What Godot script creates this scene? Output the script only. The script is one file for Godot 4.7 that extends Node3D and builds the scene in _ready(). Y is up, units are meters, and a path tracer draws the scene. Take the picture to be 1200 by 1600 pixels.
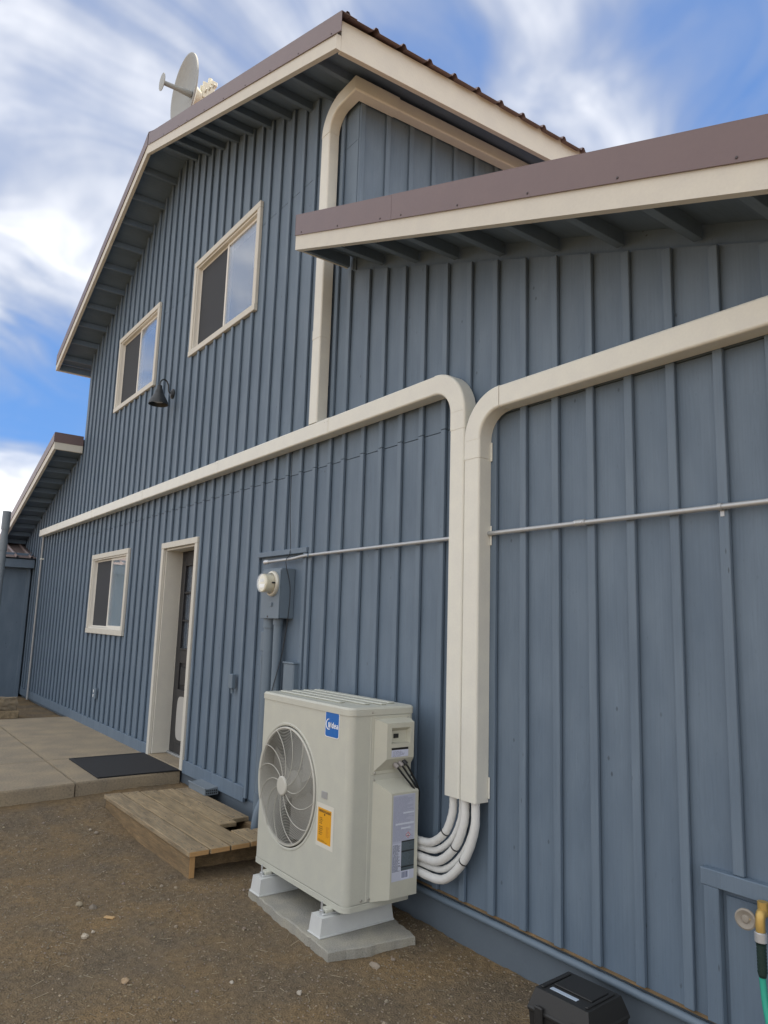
extends Node3D

# ---------------------------------------------------------------- state
var rng := RandomNumberGenerator.new()
var M := {}
var box_cache := {}
var taken := {}

# ---------------------------------------------------------------- mesh helpers
class MB:
	var v := PackedVector3Array()
	var n := PackedVector3Array()
	var uv := PackedVector2Array()
	func tri(a: Vector3, b: Vector3, c: Vector3) -> void:
		var m := (b - a).cross(c - a).normalized()
		for p in [a, c, b]:
			v.append(p); n.append(m); uv.append(Vector2(p.x, p.y))
	func quad(a: Vector3, b: Vector3, c: Vector3, d: Vector3) -> void:
		tri(a, b, c); tri(a, c, d)
	func trin(a: Vector3, b: Vector3, c: Vector3, na: Vector3, nb: Vector3, nc: Vector3) -> void:
		v.append(a); v.append(c); v.append(b)
		n.append(na); n.append(nc); n.append(nb)
		uv.append(Vector2(a.x, a.y)); uv.append(Vector2(c.x, c.y)); uv.append(Vector2(b.x, b.y))
	func quadn(a: Vector3, b: Vector3, c: Vector3, d: Vector3, na: Vector3, nb: Vector3, nc: Vector3, nd: Vector3) -> void:
		trin(a, b, c, na, nb, nc); trin(a, c, d, na, nc, nd)
	func quaduv(a: Vector3, b: Vector3, c: Vector3, d: Vector3) -> void:
		var m := (b - a).cross(c - a).normalized()
		var p := [a, c, b, a, d, c]
		var t := [Vector2(0, 1), Vector2(1, 0), Vector2(1, 1), Vector2(0, 1), Vector2(0, 0), Vector2(1, 0)]
		for i in 6:
			v.append(p[i]); n.append(m); uv.append(t[i])
	func box(a: Vector3, b: Vector3) -> void:
		hexa([Vector3(a.x, a.y, a.z), Vector3(b.x, a.y, a.z), Vector3(b.x, b.y, a.z), Vector3(a.x, b.y, a.z),
			Vector3(a.x, a.y, b.z), Vector3(b.x, a.y, b.z), Vector3(b.x, b.y, b.z), Vector3(a.x, b.y, b.z)])
	# p: back face 0..3 (x0y0, x1y0, x1y1, x0y1) then front face 4..7
	func hexa(p: Array) -> void:
		quad(p[4], p[5], p[6], p[7]); quad(p[1], p[0], p[3], p[2])
		quad(p[5], p[1], p[2], p[6]); quad(p[0], p[4], p[7], p[3])
		quad(p[7], p[6], p[2], p[3]); quad(p[0], p[1], p[5], p[4])
	func chamfer(a: Vector3, b: Vector3, r: float) -> void:
		var c := (a + b) / 2.0
		var h := (b - a) / 2.0
		r = minf(r, minf(h.x, minf(h.y, h.z)) * 0.9)
		var i := h - Vector3(r, r, r)
		for s in [-1.0, 1.0]:
			_face(c, Vector3(s * h.x, 0, 0), Vector3(0, i.y, 0), Vector3(0, 0, i.z) * s)
			_face(c, Vector3(0, s * h.y, 0), Vector3(0, 0, i.z), Vector3(i.x, 0, 0) * s)
			_face(c, Vector3(0, 0, s * h.z), Vector3(i.x, 0, 0), Vector3(0, i.y, 0) * s)
		for s in [-1.0, 1.0]:
			for t in [-1.0, 1.0]:
				_edge(c, Vector3(0, s * h.y, t * i.z), Vector3(0, s * i.y, t * h.z), Vector3(i.x, 0, 0))
				_edge(c, Vector3(s * h.x, 0, t * i.z), Vector3(s * i.x, 0, t * h.z), Vector3(0, i.y, 0))
				_edge(c, Vector3(s * h.x, t * i.y, 0), Vector3(s * i.x, t * h.y, 0), Vector3(0, 0, i.z))
				for u in [-1.0, 1.0]:
					_out(c, Vector3(s * h.x, t * i.y, u * i.z), Vector3(s * i.x, t * h.y, u * i.z), Vector3(s * i.x, t * i.y, u * h.z))
	func _out(c: Vector3, a: Vector3, b: Vector3, d: Vector3) -> void:
		if (b - a).cross(d - a).dot(a + b + d) < 0: tri(c + a, c + d, c + b)
		else: tri(c + a, c + b, c + d)
	func _face(c: Vector3, o: Vector3, e: Vector3, f: Vector3) -> void:
		_out(c, o - e - f, o + e - f, o + e + f); _out(c, o - e - f, o + e + f, o - e + f)
	func _edge(c: Vector3, a: Vector3, b: Vector3, e: Vector3) -> void:
		_out(c, a - e, a + e, b + e); _out(c, a - e, b + e, b - e)
	# tube along points, round, smooth
	func tube(pts: Array, rad, sides := 12, caps := true) -> void:
		var rings := []
		var up := Vector3.UP
		var t0: Vector3 = (pts[1] - pts[0]).normalized()
		if absf(t0.dot(up)) > 0.9: up = Vector3.RIGHT
		var x := up.cross(t0).normalized()
		for i in pts.size():
			var t: Vector3
			if i == 0: t = (pts[1] - pts[0]).normalized()
			elif i == pts.size() - 1: t = (pts[i] - pts[i - 1]).normalized()
			else: t = ((pts[i + 1] - pts[i]).normalized() + (pts[i] - pts[i - 1]).normalized()).normalized()
			x = (x - t * x.dot(t)).normalized()
			var y := t.cross(x)
			var r: float = rad[i] if rad is Array else rad
			var ring := []
			for k in sides:
				var a := TAU * k / sides
				var d := x * cos(a) + y * sin(a)
				ring.append([pts[i] + d * r, d])
			rings.append([ring, pts[i], t])
		for i in rings.size() - 1:
			for k in sides:
				var k2 := (k + 1) % sides
				var A = rings[i][0][k]; var B = rings[i][0][k2]; var C = rings[i + 1][0][k2]; var D = rings[i + 1][0][k]
				quadn(A[0], B[0], C[0], D[0], A[1], B[1], C[1], D[1])
		if caps:
			for e in [0, rings.size() - 1]:
				var s := -1.0 if e == 0 else 1.0
				for k in sides:
					var k2 := (k + 1) % sides
					var nn: Vector3 = rings[e][2] * s
					if e == 0: trin(rings[e][1], rings[e][0][k2][0], rings[e][0][k][0], nn, nn, nn)
					else: trin(rings[e][1], rings[e][0][k][0], rings[e][0][k2][0], nn, nn, nn)
	# sweep a closed profile (pts, normals) along frames
	func sweep(pp: Array, frames: Array, caps := true) -> void:
		var P: PackedVector2Array = pp[0]
		var N: PackedVector2Array = pp[1]
		var c := P.size()
		for i in frames.size() - 1:
			var F: Transform3D = frames[i]
			var G: Transform3D = frames[i + 1]
			for k in c:
				var k2 := (k + 1) % c
				var a := F * Vector3(P[k].x, P[k].y, 0); var b := F * Vector3(P[k2].x, P[k2].y, 0)
				var d := G * Vector3(P[k].x, P[k].y, 0); var e := G * Vector3(P[k2].x, P[k2].y, 0)
				var na := (F.basis * Vector3(N[k].x, N[k].y, 0)).normalized(); var nb := (F.basis * Vector3(N[k2].x, N[k2].y, 0)).normalized()
				var nd := (G.basis * Vector3(N[k].x, N[k].y, 0)).normalized(); var ne := (G.basis * Vector3(N[k2].x, N[k2].y, 0)).normalized()
				quadn(a, b, e, d, na, nb, ne, nd)
		if caps:
			for e in [0, frames.size() - 1]:
				var F: Transform3D = frames[e]
				for k in range(1, c - 1):
					var a := F * Vector3(P[0].x, P[0].y, 0); var b := F * Vector3(P[k].x, P[k].y, 0); var d := F * Vector3(P[k + 1].x, P[k + 1].y, 0)
					if e == 0: tri(a, d, b)
					else: tri(a, b, d)
	# lathe profile (r, h) about axis
	func lathe(prof: Array, base: Transform3D, sides := 32) -> void:
		for i in prof.size() - 1:
			var p: Vector2 = prof[i]; var q: Vector2 = prof[i + 1]
			if p.distance_to(q) < 1e-6: continue
			var e := (q - p).normalized()
			for k in sides:
				var a0 := TAU * k / sides; var a1 := TAU * (k + 1) / sides
				var u0 := Vector3(cos(a0), 0, -sin(a0)); var u1 := Vector3(cos(a1), 0, -sin(a1))
				var nn0 := base.basis * (u0 * e.y + Vector3.UP * -e.x); var nn1 := base.basis * (u1 * e.y + Vector3.UP * -e.x)
				quadn(base * (u0 * p.x + Vector3.UP * p.y), base * (u1 * p.x + Vector3.UP * p.y), base * (u1 * q.x + Vector3.UP * q.y), base * (u0 * q.x + Vector3.UP * q.y), nn0, nn1, nn1, nn0)
	func prism(poly: PackedVector2Array, z0: float, z1: float) -> void:
		var ar := 0.0
		for k in poly.size():
			ar += poly[k].cross(poly[(k + 1) % poly.size()])
		if ar < 0:
			poly = poly.duplicate(); poly.reverse()
		var ix := Geometry2D.triangulate_polygon(poly)
		for k in range(0, ix.size(), 3):
			var a := poly[ix[k]]; var b := poly[ix[k + 1]]; var c := poly[ix[k + 2]]
			if (b - a).cross(c - a) < 0:
				var t := b; b = c; c = t
			tri(Vector3(a.x, a.y, z1), Vector3(b.x, b.y, z1), Vector3(c.x, c.y, z1))
			tri(Vector3(a.x, a.y, z0), Vector3(c.x, c.y, z0), Vector3(b.x, b.y, z0))
		for k in poly.size():
			var a := poly[k]; var b := poly[(k + 1) % poly.size()]
			quad(Vector3(a.x, a.y, z0), Vector3(b.x, b.y, z0), Vector3(b.x, b.y, z1), Vector3(a.x, a.y, z1))
	func mesh() -> ArrayMesh:
		var m := ArrayMesh.new()
		var arr := []
		arr.resize(Mesh.ARRAY_MAX)
		arr[Mesh.ARRAY_VERTEX] = v; arr[Mesh.ARRAY_NORMAL] = n; arr[Mesh.ARRAY_TEX_UV] = uv
		m.add_surface_from_arrays(Mesh.PRIMITIVE_TRIANGLES, arr)
		return m

func rrect(w: float, d: float, r: float, seg := 4) -> Array:
	# rounded rectangle, counterclockwise, y from 0 to d; only the far corners (y = d) rounded
	var p := PackedVector2Array(); var n := PackedVector2Array()
	p.append(Vector2(-w / 2, 0)); n.append(Vector2(-1, 0))
	p.append(Vector2(-w / 2, 0)); n.append(Vector2(0, -1))
	p.append(Vector2(w / 2, 0)); n.append(Vector2(0, -1))
	p.append(Vector2(w / 2, 0)); n.append(Vector2(1, 0))
	for c in 2:
		var cx := w / 2 - r if c == 0 else -w / 2 + r
		for i in seg + 1:
			var a := (0.0 if c == 0 else PI / 2) + PI / 2 * i / seg
			p.append(Vector2(cx + r * cos(a), d - r + r * sin(a))); n.append(Vector2(cos(a), sin(a)))
	return [p, n]

func smooth_pts(ctrl: Array, per := 8) -> Array:
	var out := []
	for i in ctrl.size() - 1:
		var a: Vector3 = ctrl[maxi(i - 1, 0)]; var b: Vector3 = ctrl[i]; var c: Vector3 = ctrl[i + 1]; var d: Vector3 = ctrl[mini(i + 2, ctrl.size() - 1)]
		for k in per:
			out.append(b.cubic_interpolate(c, a, d, float(k) / per))
	out.append(ctrl[-1])
	return out

# ---------------------------------------------------------------- scene helpers
func numbered(called: String) -> String:
	if not taken.has(called):
		taken[called] = 0
		return called
	taken[called] += 1
	return "%s_%03d" % [called, taken[called]]

func thing(called: String, label: String, category: String, at := Vector3.ZERO, group := "") -> Node3D:
	var o := Node3D.new()
	o.name = numbered(called)
	add_child(o)
	o.position = at
	o.set_meta("label", label); o.set_meta("category", category)
	if group != "": o.set_meta("group", group)
	return o

func tag(o: Node3D, label: String, category: String, group := "") -> void:
	o.set_meta("label", label); o.set_meta("category", category)
	if group != "": o.set_meta("group", group)

func put(parent: Node3D, called: String, mesh: Mesh, mat: Material, at := Vector3.ZERO, basis := Basis()) -> MeshInstance3D:
	var o := MeshInstance3D.new()
	o.mesh = mesh
	o.material_override = mat
	if parent == self: o.name = numbered(called)
	else: o.name = called
	parent.add_child(o, true)
	o.transform = Transform3D(basis, at)
	return o

func put_mb(parent: Node3D, called: String, b: MB, mat: Material, at := Vector3.ZERO, basis := Basis()) -> MeshInstance3D:
	return put(parent, called, b.mesh(), mat, at, basis)

# chamfered box from a to b, placed at its own centre
func bb(parent: Node3D, called: String, a: Vector3, b: Vector3, mat: Material, bev := 0.003, turn := Basis()) -> MeshInstance3D:
	var s := b - a
	var key := "%.4f %.4f %.4f %.4f" % [s.x, s.y, s.z, bev]
	if not box_cache.has(key):
		var m := MB.new()
		if bev > 0.0: m.chamfer(-s / 2, s / 2, bev)
		else: m.box(-s / 2, s / 2)
		box_cache[key] = m.mesh()
	return put(parent, called, box_cache[key], mat, (a + b) / 2, turn)

func screw(parent: Node3D, at: Vector3, dir: Vector3, r: float, mat: Material) -> void:
	var key := "screw %.4f" % r
	if not box_cache.has(key):
		var m := MB.new()
		m.lathe([Vector2(r, 0), Vector2(r, r * 0.35), Vector2(r * 0.7, r * 0.6), Vector2(0.0001, r * 0.65)], Transform3D(), 8)
		box_cache[key] = m.mesh()
	put(parent, "screw", box_cache[key], mat, at, axis_basis(dir))

func axis_basis(dir: Vector3) -> Basis:
	var y := dir.normalized()
	var x := Vector3.UP.cross(y)
	if x.length() < 0.1: x = Vector3.RIGHT
	x = x.normalized()
	return Basis(x, y, x.cross(y))

# ---------------------------------------------------------------- materials
func lin(r: float, g: float, b: float) -> Color:
	return Color(r, g, b).linear_to_srgb()

func noise_bytes(w: int, h: int, freq: float, sd: int, oct := 4, kind := FastNoiseLite.TYPE_SIMPLEX_SMOOTH) -> PackedByteArray:
	var f := FastNoiseLite.new()
	f.noise_type = kind; f.seed = sd; f.frequency = freq; f.fractal_octaves = oct
	var im := f.get_seamless_image(w, h)
	im.convert(Image.FORMAT_L8)
	return im.get_data()

func stretched_bytes(w: int, h: int, sw: int, sh: int, freq: float, sd: int, oct := 4) -> PackedByteArray:
	var f := FastNoiseLite.new()
	f.noise_type = FastNoiseLite.TYPE_SIMPLEX_SMOOTH; f.seed = sd; f.frequency = freq; f.fractal_octaves = oct
	var im := f.get_seamless_image(sw, sh)
	im.convert(Image.FORMAT_L8)
	im.resize(w, h, Image.INTERPOLATE_CUBIC)
	return im.get_data()

func tex_from(w: int, h: int, fn: Callable) -> ImageTexture:
	var d := PackedByteArray()
	d.resize(w * h * 3)
	for i in w * h:
		var c: Vector3 = fn.call(i)
		d[i * 3] = int(clampf(c.x, 0, 1) * 255); d[i * 3 + 1] = int(clampf(c.y, 0, 1) * 255); d[i * 3 + 2] = int(clampf(c.z, 0, 1) * 255)
	return ImageTexture.create_from_image(Image.create_from_data(w, h, false, Image.FORMAT_RGB8, d))

func grey_tex(w: int, h: int, d: PackedByteArray) -> ImageTexture:
	return ImageTexture.create_from_image(Image.create_from_data(w, h, false, Image.FORMAT_L8, d))

func mat(col: Color, rough := 0.6, tex: Texture2D = null, scale := Vector3.ONE, bump: Texture2D = null, bump_cm := 0.0, metal := 0.0) -> StandardMaterial3D:
	var m := StandardMaterial3D.new()
	m.albedo_color = col; m.roughness = rough; m.metallic = metal
	if tex or bump:
		m.uv1_triplanar = true; m.uv1_world_triplanar = true; m.uv1_scale = scale; m.uv1_triplanar_sharpness = 8.0
	if tex: m.albedo_texture = tex
	if bump:
		m.heightmap_enabled = true; m.heightmap_texture = bump; m.heightmap_scale = bump_cm
	return m

func make_materials() -> void:
	var N := 512
	# painted plywood: fine vertical grain, cathedral patches, faint weathering
	var fine := stretched_bytes(N, N, N, 24, 0.16, 11, 3)
	var mid := stretched_bytes(N, N, N, 64, 0.03, 12, 3)
	var blot := noise_bytes(N, N, 0.009, 13, 5)
	var speck := noise_bytes(N, N, 0.09, 14, 2)
	var rings := PackedByteArray(); rings.resize(N * N)
	for i in N * N:
		var u := mid[i] / 255.0
		rings[i] = int(127 + 90 * sin(u * 46.0)) if u > 0.52 else int(127 + 30 * sin(u * 46.0))
	var hb := PackedByteArray(); hb.resize(N * N)
	for i in N * N:
		hb[i] = int(clampf(0.55 * fine[i] + 0.3 * rings[i] + 20, 0, 255))
	var grain_bump := grey_tex(N, N, hb)
	var siding_tex := tex_from(N, N, func(i):
		var g := 0.90 + 0.035 * (fine[i] / 255.0 - 0.5) + 0.03 * (rings[i] / 255.0 - 0.5) + 0.11 * (blot[i] / 255.0 - 0.5)
		if speck[i] > 232: g += 0.025
		if speck[i] < 26: g -= 0.04
		var w := blot[i] / 255.0 - 0.5
		return Vector3(g + 0.02 * w, g, g - 0.02 * w))
	# knots and filled nail marks in the paint
	var kim := siding_tex.get_image()
	for k in 16:
		var kx := rng.randi_range(6, N - 7); var ky := rng.randi_range(6, N - 7)
		var dk := rng.randf_range(0.70, 0.93)
		for yy in range(-2, 3):
			for xx in range(-4, 5):
				var e := (xx / 2.4) * (xx / 2.4) + (yy / 1.3) * (yy / 1.3) + rng.randf_range(-0.25, 0.25)
				if e < 1.0:
					var c := kim.get_pixel(kx + xx, ky + yy)
					kim.set_pixel(kx + xx, ky + yy, Color(c.r * dk, c.g * dk, c.b * dk))
	siding_tex = ImageTexture.create_from_image(kim)
	var plain_tex := tex_from(N, N, func(i):
		var g := 0.94 + 0.035 * (blot[i] / 255.0 - 0.5) + 0.018 * (speck[i] / 255.0 - 0.5)
		return Vector3(g, g, g - 0.012 * (blot[i] / 255.0)))
	var rough_bump := grey_tex(N, N, speck)
	var blot_bump := grey_tex(N, N, blot)
	var sid := [lin(0.160, 0.222, 0.296), lin(0.155, 0.217, 0.291), lin(0.164, 0.226, 0.299)]
	for k in 3:
		M["siding%d" % k] = mat(sid[k], 0.62, siding_tex, Vector3(0.9, 0.35, 0.9), grain_bump, 0.10)
		M["siding%d" % k].uv1_offset = Vector3(0.37 * k, 0.21 * k, 0.11 * k)
	M.batten = mat(lin(0.163, 0.225, 0.298), 0.6, siding_tex, Vector3(1.7, 0.3, 1.7), grain_bump, 0.07)
	M.soffit = mat(lin(0.156, 0.222, 0.304), 0.75, siding_tex, Vector3(0.8, 0.8, 0.35), grain_bump, 0.06)
	M.blue_metal = mat(lin(0.158, 0.212, 0.272), 0.5, plain_tex, Vector3(2, 2, 2))
	M.foundation = mat(lin(0.130, 0.165, 0.205), 0.8, plain_tex, Vector3(1.2, 1.2, 1.2), blot_bump, 0.15)
	M.trim = mat(lin(0.69, 0.668, 0.60), 0.6, plain_tex, Vector3(1.1, 1.1, 1.1), rough_bump, 0.03)
	M.pvc = mat(lin(0.795, 0.792, 0.725), 0.42, plain_tex, Vector3(1.3, 1.3, 1.3))
	M.flap = mat(lin(0.42, 0.41, 0.38), 0.5)
	M.drain = mat(lin(0.36, 0.37, 0.37), 0.5)
	M.vinyl = mat(lin(0.72, 0.70, 0.64), 0.45)
	M.brown = mat(lin(0.185, 0.132, 0.135), 0.42, plain_tex, Vector3(0.8, 0.8, 0.8), blot_bump, 0.05)
	M.brown.metallic = 0.15
	M.shedroof = mat(lin(0.26, 0.20, 0.19), 0.45, plain_tex, Vector3(0.8, 0.8, 0.8))
	M.gland = mat(lin(0.30, 0.28, 0.27), 0.5)
	M.dark_screw = mat(lin(0.06, 0.05, 0.055), 0.5)
	M.steel_screw = mat(lin(0.45, 0.44, 0.40), 0.4, null, Vector3.ONE, null, 0.0, 0.6)
	M.galv = mat(lin(0.52, 0.54, 0.56), 0.42, plain_tex, Vector3(5, 5, 5), null, 0.0, 0.55)
	M.zinc = mat(lin(0.62, 0.64, 0.66), 0.35, null, Vector3.ONE, null, 0.0, 0.6)
	M.black = mat(lin(0.018, 0.019, 0.021), 0.45, plain_tex, Vector3(3, 3, 3))
	M.case_black = mat(lin(0.022, 0.022, 0.022), 0.5, plain_tex, Vector3(4, 4, 4), rough_bump, 0.02)
	M.rubber = mat(lin(0.022, 0.023, 0.026), 0.85, plain_tex, Vector3(2, 2, 2), rough_bump, 0.05)
	M.interior = mat(lin(0.18, 0.17, 0.16), 0.9)
	M.door = mat(lin(0.030, 0.030, 0.034), 0.4, plain_tex, Vector3(2, 2, 2))
	M.screen = mat(Color(lin(0.045, 0.05, 0.058), 0.86), 0.8)
	M.screen.transparency = BaseMaterial3D.TRANSPARENCY_ALPHA
	M.glass = StandardMaterial3D.new()
	M.glass.albedo_color = Color(0.75, 0.82, 0.9, 0.12); M.glass.roughness = 0.02; M.glass.metallic_specular = 0.95
	M.glass.transparency = BaseMaterial3D.TRANSPARENCY_ALPHA
	M.dome_glass = StandardMaterial3D.new()
	M.dome_glass.albedo_color = Color(0.95, 0.95, 0.92, 0.07); M.dome_glass.roughness = 0.05
	M.dome_glass.transparency = BaseMaterial3D.TRANSPARENCY_ALPHA
	M.blind = mat(lin(0.26, 0.36, 0.31), 0.6)
	M.ivory = mat(lin(0.59, 0.598, 0.53), 0.42, plain_tex, Vector3(1.6, 1.6, 1.6), rough_bump, 0.012)
	M.ivory_plastic = mat(lin(0.60, 0.60, 0.515), 0.5, plain_tex, Vector3(2.2, 2.2, 2.2))
	M.white_plastic = mat(lin(0.66, 0.68, 0.68), 0.4, plain_tex, Vector3(2, 2, 2))
	M.foam = mat(lin(0.80, 0.81, 0.80), 0.6, plain_tex, Vector3(6, 6, 6), rough_bump, 0.05)
	M.grille = mat(lin(0.52, 0.515, 0.46), 0.45)
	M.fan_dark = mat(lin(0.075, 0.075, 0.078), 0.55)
	M.shroud = mat(lin(0.22, 0.22, 0.21), 0.5)
	M.lamp_black = mat(lin(0.022, 0.026, 0.03), 0.45)
	M.lamp_glass = mat(lin(0.55, 0.56, 0.55), 0.3)
	M.meter_face = mat(lin(0.70, 0.66, 0.50), 0.5)
	M.meter_ring = mat(lin(0.62, 0.60, 0.52), 0.35, null, Vector3.ONE, null, 0.0, 0.3)
	M.dish = mat(lin(0.40, 0.425, 0.43), 0.5, plain_tex, Vector3(2, 2, 2))
	M.mount = mat(lin(0.70, 0.67, 0.56), 0.5)
	M.logo_blue = mat(lin(0.0, 0.125, 0.46), 0.35)
	M.white_print = mat(lin(0.85, 0.86, 0.87), 0.4)
	M.black_print = mat(lin(0.02, 0.02, 0.02), 0.5)
	M.brass = mat(lin(0.62, 0.42, 0.13), 0.4, plain_tex, Vector3(9, 9, 9), null, 0.0, 0.5)
	M.hose = mat(lin(0.03, 0.42, 0.30), 0.5, plain_tex, Vector3(6, 6, 6))
	M.hose_sleeve = mat(lin(0.010, 0.030, 0.024), 0.5)
	M.grey_wheel = mat(lin(0.32, 0.29, 0.25), 0.6, plain_tex, Vector3(9, 9, 9))
	M.grey_plastic = mat(lin(0.20, 0.24, 0.28), 0.55, plain_tex, Vector3(3, 3, 3))
	# concrete
	var cb := noise_bytes(N, N, 0.006, 21, 5)
	var cs := noise_bytes(N, N, 0.13, 22, 2)
	var concrete_tex := tex_from(N, N, func(i):
		var g := 0.80 + 0.13 * (cb[i] / 255.0 - 0.5) + 0.13 * (cs[i] / 255.0 - 0.5)
		if cs[i] < 28: g -= 0.20
		var w := cb[i] / 255.0
		return Vector3(g, g * (0.975 - 0.02 * w), g * (0.93 - 0.06 * w)))
	M.concrete = mat(lin(0.47, 0.42, 0.345), 0.9, concrete_tex, Vector3(0.7, 0.7, 0.7), grey_tex(N, N, cs), 0.12)
	M.pad = mat(lin(0.52, 0.545, 0.55), 0.9, concrete_tex, Vector3(1.6, 1.6, 1.6), grey_tex(N, N, cs), 0.2)
	# soil
	var S := 1024
	var s1 := noise_bytes(S, S, 0.005, 31, 5)
	var s2 := noise_bytes(S, S, 0.045, 32, 4)
	var s3 := noise_bytes(S, S, 0.22, 33, 2)
	var soil_tex := tex_from(S, S, func(i):
		var a := s1[i] / 255.0; var b := s2[i] / 255.0; var c := s3[i] / 255.0
		var g := 0.62 + 0.10 * (a - 0.5) + 0.15 * (b - 0.5) + 0.24 * (c - 0.5)
		if c > 0.90 and b > 0.5: g += 0.16
		if c < 0.13: g -= 0.16
		return Vector3(g * (1.0 + 0.06 * (a - 0.5)), g * 0.955, g * (0.87 - 0.12 * (a - 0.5))))
	var sh := PackedByteArray(); sh.resize(S * S)
	for i in S * S:
		sh[i] = int(clampf(0.55 * s2[i] + 0.45 * s3[i], 0, 255))
	M.soil = mat(lin(0.69, 0.555, 0.39), 0.95, soil_tex, Vector3(0.42, 0.42, 0.42), grey_tex(S, S, sh), 1.1)
	var big := noise_bytes(256, 256, 0.012, 35, 4)
	var big_tex := tex_from(256, 256, func(i):
		var a := big[i] / 255.0
		var g := 0.84 + 0.15 * (a - 0.5)
		return Vector3(g, g * (1.0 - 0.05 * (a - 0.5)), g * (1.0 - 0.16 * (a - 0.5))))
	M.soil.heightmap_scale = 1.5
	M.soil.detail_enabled = true; M.soil.detail_albedo = big_tex; M.soil.detail_blend_mode = BaseMaterial3D.BLEND_MODE_MUL
	M.soil.detail_uv_layer = BaseMaterial3D.DETAIL_UV_2
	M.soil.uv2_triplanar = true; M.soil.uv2_world_triplanar = true; M.soil.uv2_scale = Vector3(0.13, 0.13, 0.13)
	# weathered planks, grain along x
	var w1 := stretched_bytes(N, N, 20, N, 0.14, 41, 3)
	var w2 := stretched_bytes(N, N, 60, N, 0.02, 42, 3)
	var wood_h := PackedByteArray(); wood_h.resize(N * N)
	for i in N * N:
		wood_h[i] = int(clampf(0.6 * w1[i] + 0.4 * (127 + 120 * sin(w2[i] / 255.0 * 60.0)), 0, 255))
	var wood_tex := tex_from(N, N, func(i):
		var r := sin(w2[i] / 255.0 * 60.0)
		var g := 0.74 + 0.16 * (w1[i] / 255.0 - 0.5) + 0.09 * r
		var e := blot[i] / 255.0 - 0.5
		g += 0.22 * e
		return Vector3(g, g * (0.97 - 0.03 * r), g * (0.90 - 0.06 * r)))
	var wb := grey_tex(N, N, wood_h)
	var wc := [lin(0.60, 0.49, 0.345), lin(0.54, 0.45, 0.33), lin(0.64, 0.52, 0.36), lin(0.57, 0.465, 0.32)]
	for k in 4:
		M["plank%d" % k] = mat(wc[k], 0.85, wood_tex, Vector3(0.6, 2.6, 2.6), wb, 0.18)
		M["plank%d" % k].uv1_offset = Vector3(0.23 * k, 0.31 * k, 0.17 * k)
	M.endgrain = mat(lin(0.50, 0.30, 0.13), 0.85, plain_tex, Vector3(7, 7, 7), rough_bump, 0.1)
	M.skirtwood = mat(lin(0.42, 0.31, 0.19), 0.85, wood_tex, Vector3(0.8, 3.2, 3.2), wb, 0.2)
	M.stone = mat(lin(0.36, 0.32, 0.26), 0.95, concrete_tex, Vector3(2.5, 2.5, 2.5), blot_bump, 0.8)
	M.pebble = mat(Color.WHITE, 0.9)
	M.pebble.vertex_color_use_as_albedo = true

# ---------------------------------------------------------------- sky
func make_sky() -> Sky:
	var W := 2048; var H := 1024
	var im := Image.create(W, H, false, Image.FORMAT_RGBF)
	var a := FastNoiseLite.new(); a.seed = 5; a.noise_type = FastNoiseLite.TYPE_SIMPLEX_SMOOTH; a.frequency = 0.8; a.fractal_octaves = 6; a.fractal_gain = 0.5
	var b := FastNoiseLite.new(); b.seed = 9; b.noise_type = FastNoiseLite.TYPE_SIMPLEX_SMOOTH; b.frequency = 0.35; b.fractal_octaves = 3
	var puff := FastNoiseLite.new(); puff.seed = 23; puff.noise_type = FastNoiseLite.TYPE_SIMPLEX_SMOOTH; puff.frequency = 2.2; puff.fractal_octaves = 5
	# direction the cloud streaks run
	var sx := Vector2(-0.08, -0.997); var sy := Vector2(-sx.y, sx.x)
	var d := PackedFloat32Array(); d.resize(W * H * 3)
	for r in H:
		var el := PI / 2 - PI * (r + 0.5) / H
		for i in W:
			var o := (r * W + i) * 3
			if el <= 0.0:
				d[o] = 0.40; d[o + 1] = 0.36; d[o + 2] = 0.29
				continue
			var az := TAU * (i + 0.5) / W - PI / 2
			var dir := Vector3(cos(az) * cos(el), sin(el), sin(az) * cos(el))
			var p := Vector2(dir.x, dir.z) / (dir.y + 0.22)
			var wob := Vector2(b.get_noise_2d(p.x * 3.0, p.y * 3.0), b.get_noise_2d(p.x * 3.0 + 40, p.y * 3.0 - 17))
			var q := Vector2(p.dot(sx) * 2.4, p.dot(sy) * 3.9) + wob * 0.9
			var n := a.get_noise_2dv(q)
			var fine := a.get_noise_2dv(q * Vector2(2.2, 3.4) + Vector2(11, 3))
			var big := b.get_noise_2d(p.x * 2.2 + 7.3, p.y * 2.2 - 2.1)
			var soft := puff.get_noise_3dv(dir * 2.6)
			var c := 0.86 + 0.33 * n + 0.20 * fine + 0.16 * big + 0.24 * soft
			# cloud thinned across the view, unseen sky left whiter; then spots of blue and cloud (widths as cosines)
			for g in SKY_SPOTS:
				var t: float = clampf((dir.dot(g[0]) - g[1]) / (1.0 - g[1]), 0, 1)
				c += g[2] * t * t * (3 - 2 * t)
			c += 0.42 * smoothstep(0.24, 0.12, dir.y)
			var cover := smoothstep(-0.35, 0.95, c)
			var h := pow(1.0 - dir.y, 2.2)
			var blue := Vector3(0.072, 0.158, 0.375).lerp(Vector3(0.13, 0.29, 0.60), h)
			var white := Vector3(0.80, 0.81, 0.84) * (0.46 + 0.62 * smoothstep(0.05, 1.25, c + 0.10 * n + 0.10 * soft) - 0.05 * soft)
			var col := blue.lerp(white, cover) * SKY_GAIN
			d[o] = col.x; d[o + 1] = col.y; d[o + 2] = col.z
	im = Image.create_from_data(W, H, false, Image.FORMAT_RGBF, d.to_byte_array())
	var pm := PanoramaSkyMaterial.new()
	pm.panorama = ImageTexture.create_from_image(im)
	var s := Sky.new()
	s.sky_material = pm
	return s

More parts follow.
